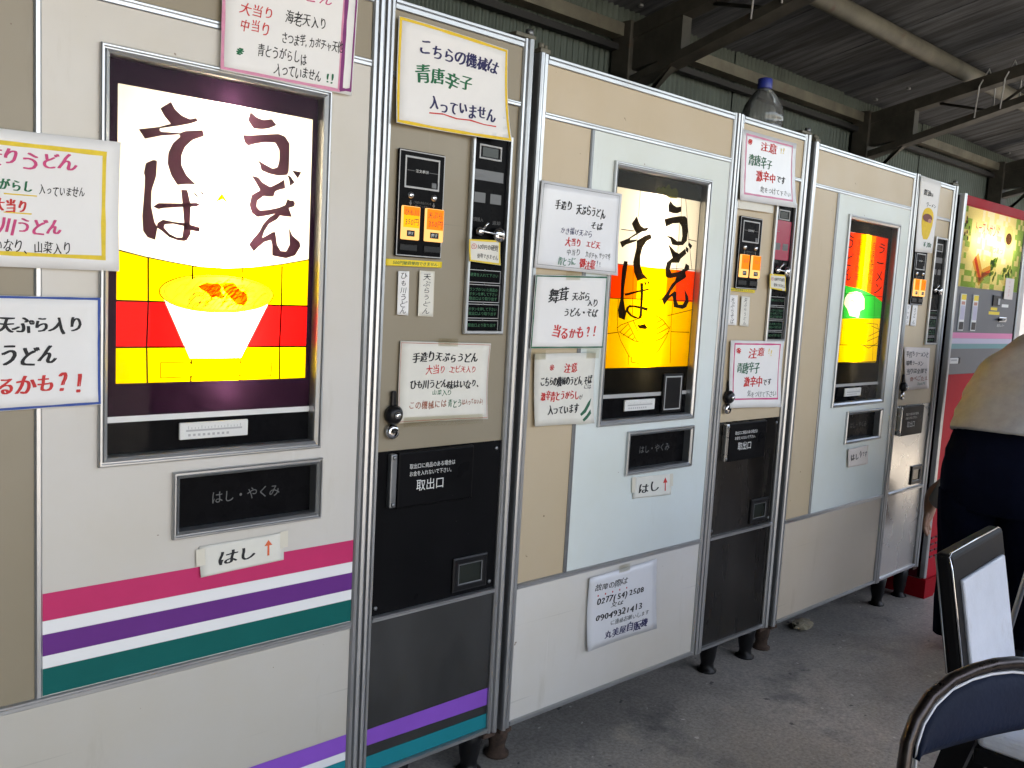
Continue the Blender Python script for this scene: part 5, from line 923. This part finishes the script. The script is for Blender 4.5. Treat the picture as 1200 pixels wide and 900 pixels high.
# ------------------------------------------------------------------ standing board with blue edge at the right
bd = empty('menu_board', (1.425, -.77, floor_z(1.425))); bd.rotation_euler = (0, 0, R(-46)); tag(bd, 'white standing board with a bright blue edge beside the chairs', 'board')
m = MB(); m.box(0, .50, -.012, .012, .03, .60, 'board_blue', .006); m.xform(lambda p: (p[0]+(.6-p[2])*.08, p[1], p[2])); m.build('board_frame', bd)
m = MB(); m.box(.022, .48, -.0135, .0135, .05, .58, 'board_white', .001); m.xform(lambda p: (p[0]+(.6-p[2])*.08, p[1], p[2])); m.build('board_face', bd)
for u in (.03, .47):
    m = MB(); m.tube([(u, .03, .56), (u, .20, .0)], .009, 'alu', 8); m.tube([(u, -.03, .04), (u, -.032, .0)], .009, 'alu', 8); m.build('leg', bd)

# ------------------------------------------------------------------ person bending over
def person():
    Pv = Vector((2.075, -.475, .80)); F = Vector((.985, .10, 0)).normalized(); Lf = Vector((-F.y, F.x, 0)); Zv = Vector((0, 0, 1)); fz0 = floor_z(1.9)
    root = empty('person', (Pv.x, Pv.y, fz0)); tag(root, 'person in beige sweater and navy trousers bending forward toward the machines', 'person')
    o0 = Vector((Pv.x, Pv.y, fz0))
    def skin(name, nodes, edges, mat, sub=2):
        me = bpy.data.meshes.new(name); me.from_pydata([tuple(n[0]-o0) for n in nodes], edges, [])
        o = bpy.data.objects.new(name, me); COL.objects.link(o); sk_ = o.modifiers.new('s', 'SKIN'); ss = o.modifiers.new('ss', 'SUBSURF'); ss.levels = sub; ss.render_levels = sub
        for i, nd in enumerate(nodes):
            r = nd[1]; v = me.skin_vertices[0].data[i]; v.radius = r if isinstance(r, tuple) else (r, r); v.use_root = (i == 0)
        dg = bpy.context.evaluated_depsgraph_get(); nm = bpy.data.meshes.new_from_object(o.evaluated_get(dg)); bpy.data.objects.remove(o)
        nm.materials.clear(); nm.materials.append(MATS[mat]); nm.polygons.foreach_set('use_smooth', [True]*len(nm.polygons))
        return nm
    B = lambda f, l, z: Pv+F*f+Lf*(l-.42*max(0.0, min(f, .47)-.04)*(1 if z > .04 else 0))+Zv*z
    neck = B(.47, 0, .36); head = B(.60, .0, .40)
    hand = Vector((2.458, -.066, .385)); elbow = Vector((2.37, -.23, .62)); shl = B(.42, .17, .30); shr = B(.42, -.17, .30)
    N = [(B(0, 0, 0), .13), (B(.14, 0, .13), .12), (B(.30, 0, .26), .13), (B(.42, 0, .33), .10), (neck, .055), (B(.53, 0, .37), .05), (B(.60, 0, .39), .095), (B(.69, 0, .39), .075)]
    E = [(i, i+1) for i in range(7)]
    def chain(parent, pts):
        p = parent
        for q in pts: N.append(q); E.append((p, len(N)-1)); p = len(N)-1
        return p
    wl = chain(3, [(shl, .055), (elbow, .042), (hand+Zv*.09, .028), (hand+Zv*.055, .030), (hand+Zv*.02, .034)])
    for k, (dx, dy, ln) in enumerate(((-.028, .010, .070), (-.010, .014, .082), (.010, .014, .078), (.027, .010, .062))):
        q = hand+F*dx; chain(wl, [(q+Zv*-.02, .0095), (q+Zv*(-.02-ln*.5)+Lf*.01, .0085), (q+Zv*(-.02-ln)+Lf*-.004, .0075)])
    chain(wl, [(hand+F*-.040+Zv*.005, .011), (hand+F*-.055+Zv*-.03, .0095), (hand+F*-.052+Zv*-.055, .008)])
    chain(3, [(shr, .055), (B(.52, -.20, .02), .042), (B(.62, -.17, -.22), .03), (B(.64, -.165, -.30), .032)])
    for s, fx in ((1, .02), (-1, .12)):
        chain(0, [(B(0, .09*s, -.06), .10), (B(-.03+fx*.4, .10*s, -.38), .062), (B(fx, .10*s, -.74), .040), (B(fx+.02, .10*s, -.79+(.0)), .036), (B(fx+.16, .10*s, -.805), .030)])
    nm = skin('body', N, E, 'skin'); o = bpy.data.objects.new('body', nm); COL.objects.link(o); o.parent = root
    def ring(c, ax, a, b_, n=40, sup=2.4, side=None):
        ax = ax.normalized(); u = (side or Lf); u = (u-ax*u.dot(ax)).normalized(); v = ax.cross(u); P = []
        for k in range(n):
            t = 2*math.pi*k/n; ct, st = math.cos(t), math.sin(t)
            P.append(tuple(c-o0+u*(a*math.copysign(abs(ct)**(2/sup), ct))+v*(b_*math.copysign(abs(st)**(2/sup), st))))
        return P
    def dense(rs, k):                                       # smooth rings in between (Catmull-Rom)
        out = []
        for i in range(len(rs)-1):
            r0, r1, r2, r3 = rs[max(i-1, 0)], rs[i], rs[i+1], rs[min(i+2, len(rs)-1)]
            for j in range(k):
                t = j/k; out.append([tuple(.5*(2*p1+(p2-p0)*t+(2*p0-5*p1+4*p2-p3)*t*t+(3*p1-p0-3*p2+p3)*t**3) for p0, p1, p2, p3 in zip(a, b_, c_, d_)) for a, b_, c_, d_ in zip(r0, r1, r2, r3)])
        return out+[rs[-1]]
    # trousers: hips and two wide legs
    m = MB(); m.loft([r_ for r_ in dense([ring(B(.05, 0, .07), Vector((.35, 0, 1)), .165, .125), ring(B(.02, 0, .02), Zv, .190, .150), ring(B(-.02, 0, -.08), Zv, .205, .165), ring(B(-.03, 0, -.18), Zv, .205, .160), ring(B(-.02, 0, -.26), Zv, .198, .145)], 4)], 'trousers')
    for s, fx in ((1, .04), (-1, .14)):
        rs = []
        for k in range(9):
            f = k/8; rs.append(ring(B(-.02+fx*f, (.098+.008*f)*s, -.20-.585*f), Zv, .108-.026*f+.004*math.sin(7*f+s), .145-.068*f+.005*math.sin(9*f+2*s)))
        m.loft(rs, 'trousers')
    # fine pleats as surface relief
    m.v = [(x+.006*math.sin(26*math.atan2(y, x+.001)+6*z), y+.006*math.sin(26*math.atan2(x, y+.001)+4*z), z) for x, y, z in m.v]
    m.build('trousers', root)
    # sweater
    m = MB(); ax = F*.8+Zv*.62
    keys = [ring(B(-.02, 0, .015), F*.25+Zv, .200, .165), ring(B(.0, 0, .05), F*.35+Zv, .206, .168), ring(B(.05, 0, .11), F*.6+Zv, .200, .160), ring(B(.14, 0, .19), ax, .200, .155), ring(B(.26, 0, .275), ax, .208, .152), ring(B(.37, 0, .335), ax, .200, .135), ring(B(.44, 0, .365), ax, .135, .10), ring(B(.48, 0, .385), ax, .075, .068)]
    m.loft(dense(keys, 5), 'sweater')
    for pts in ([(B(.38, .10, .32), .095), (shl, .088), (shl.lerp(elbow, .5), .074), (elbow, .062), (elbow.lerp(hand, .45), .052), (elbow.lerp(hand, .72), .044)], [(B(.38, -.10, .32), .095), (shr, .088), (B(.47, -.19, .16), .074), (B(.52, -.20, .02), .062), (B(.58, -.18, -.13), .05)]):
        rs = []
        for i, (c_, r) in enumerate(pts):
            a = (pts[min(i+1, len(pts)-1)][0]-pts[max(i-1, 0)][0]); rs.append(ring(c_, a, r, r, 24, 2.0, F if abs(a.normalized().dot(F)) < .8 else Zv))
        m.loft(dense(rs, 5), 'sweater')
    from mathutils import noise as mn
    def fold(p):
        q = Vector(p); n_ = mn.noise(Vector((q.x*7+q.z*9, q.y*5, q.z*4)))*.026+mn.noise(Vector((q.x*22+q.z*16, q.y*14, q.z*12+5)))*.011
        c_ = B(.2, 0, .2)-o0; d = (q-Vector(c_)); return tuple(q+d.normalized()*n_)
    m.xform(fold); m.build('sweater', root)
    m = MB(); bm = bmesh.new(); bmesh.ops.create_icosphere(bm, subdivisions=3, radius=1.0); bm.verts.index_update()
    cc = B(.615, 0, .415)-o0; m.add([tuple(cc+F*(v.co.x*.115)+Lf*(v.co.y*.098)+Zv*(v.co.z*.10)) for v in bm.verts], [[v.index for v in f.verts] for f in bm.faces], 'hair', True); bm.free(); m.build('hair', root)
    for s, fx in ((1, .04), (-1, .14)):
        m = MB(); zb = fz0-Pv.z; c0 = B(fx, .106*s, zb)
        m.loft([ring(c0+F*d+Zv*h, F, a, b_, 14, 2.4, Lf) for d, h, a, b_ in ((-.085, .035, .022, .022), (-.075, .042, .034, .038), (-.02, .045, .040, .043), (.07, .036, .044, .034), (.13, .028, .042, .026), (.165, .022, .024, .016))], 'shoe'); m.build('shoe', root)
person()

# a few crumbs of litter and grit on the floor are part of the concrete; finish
for o in list(bpy.data.objects):
    if o.type == 'MESH': o.data.validate()
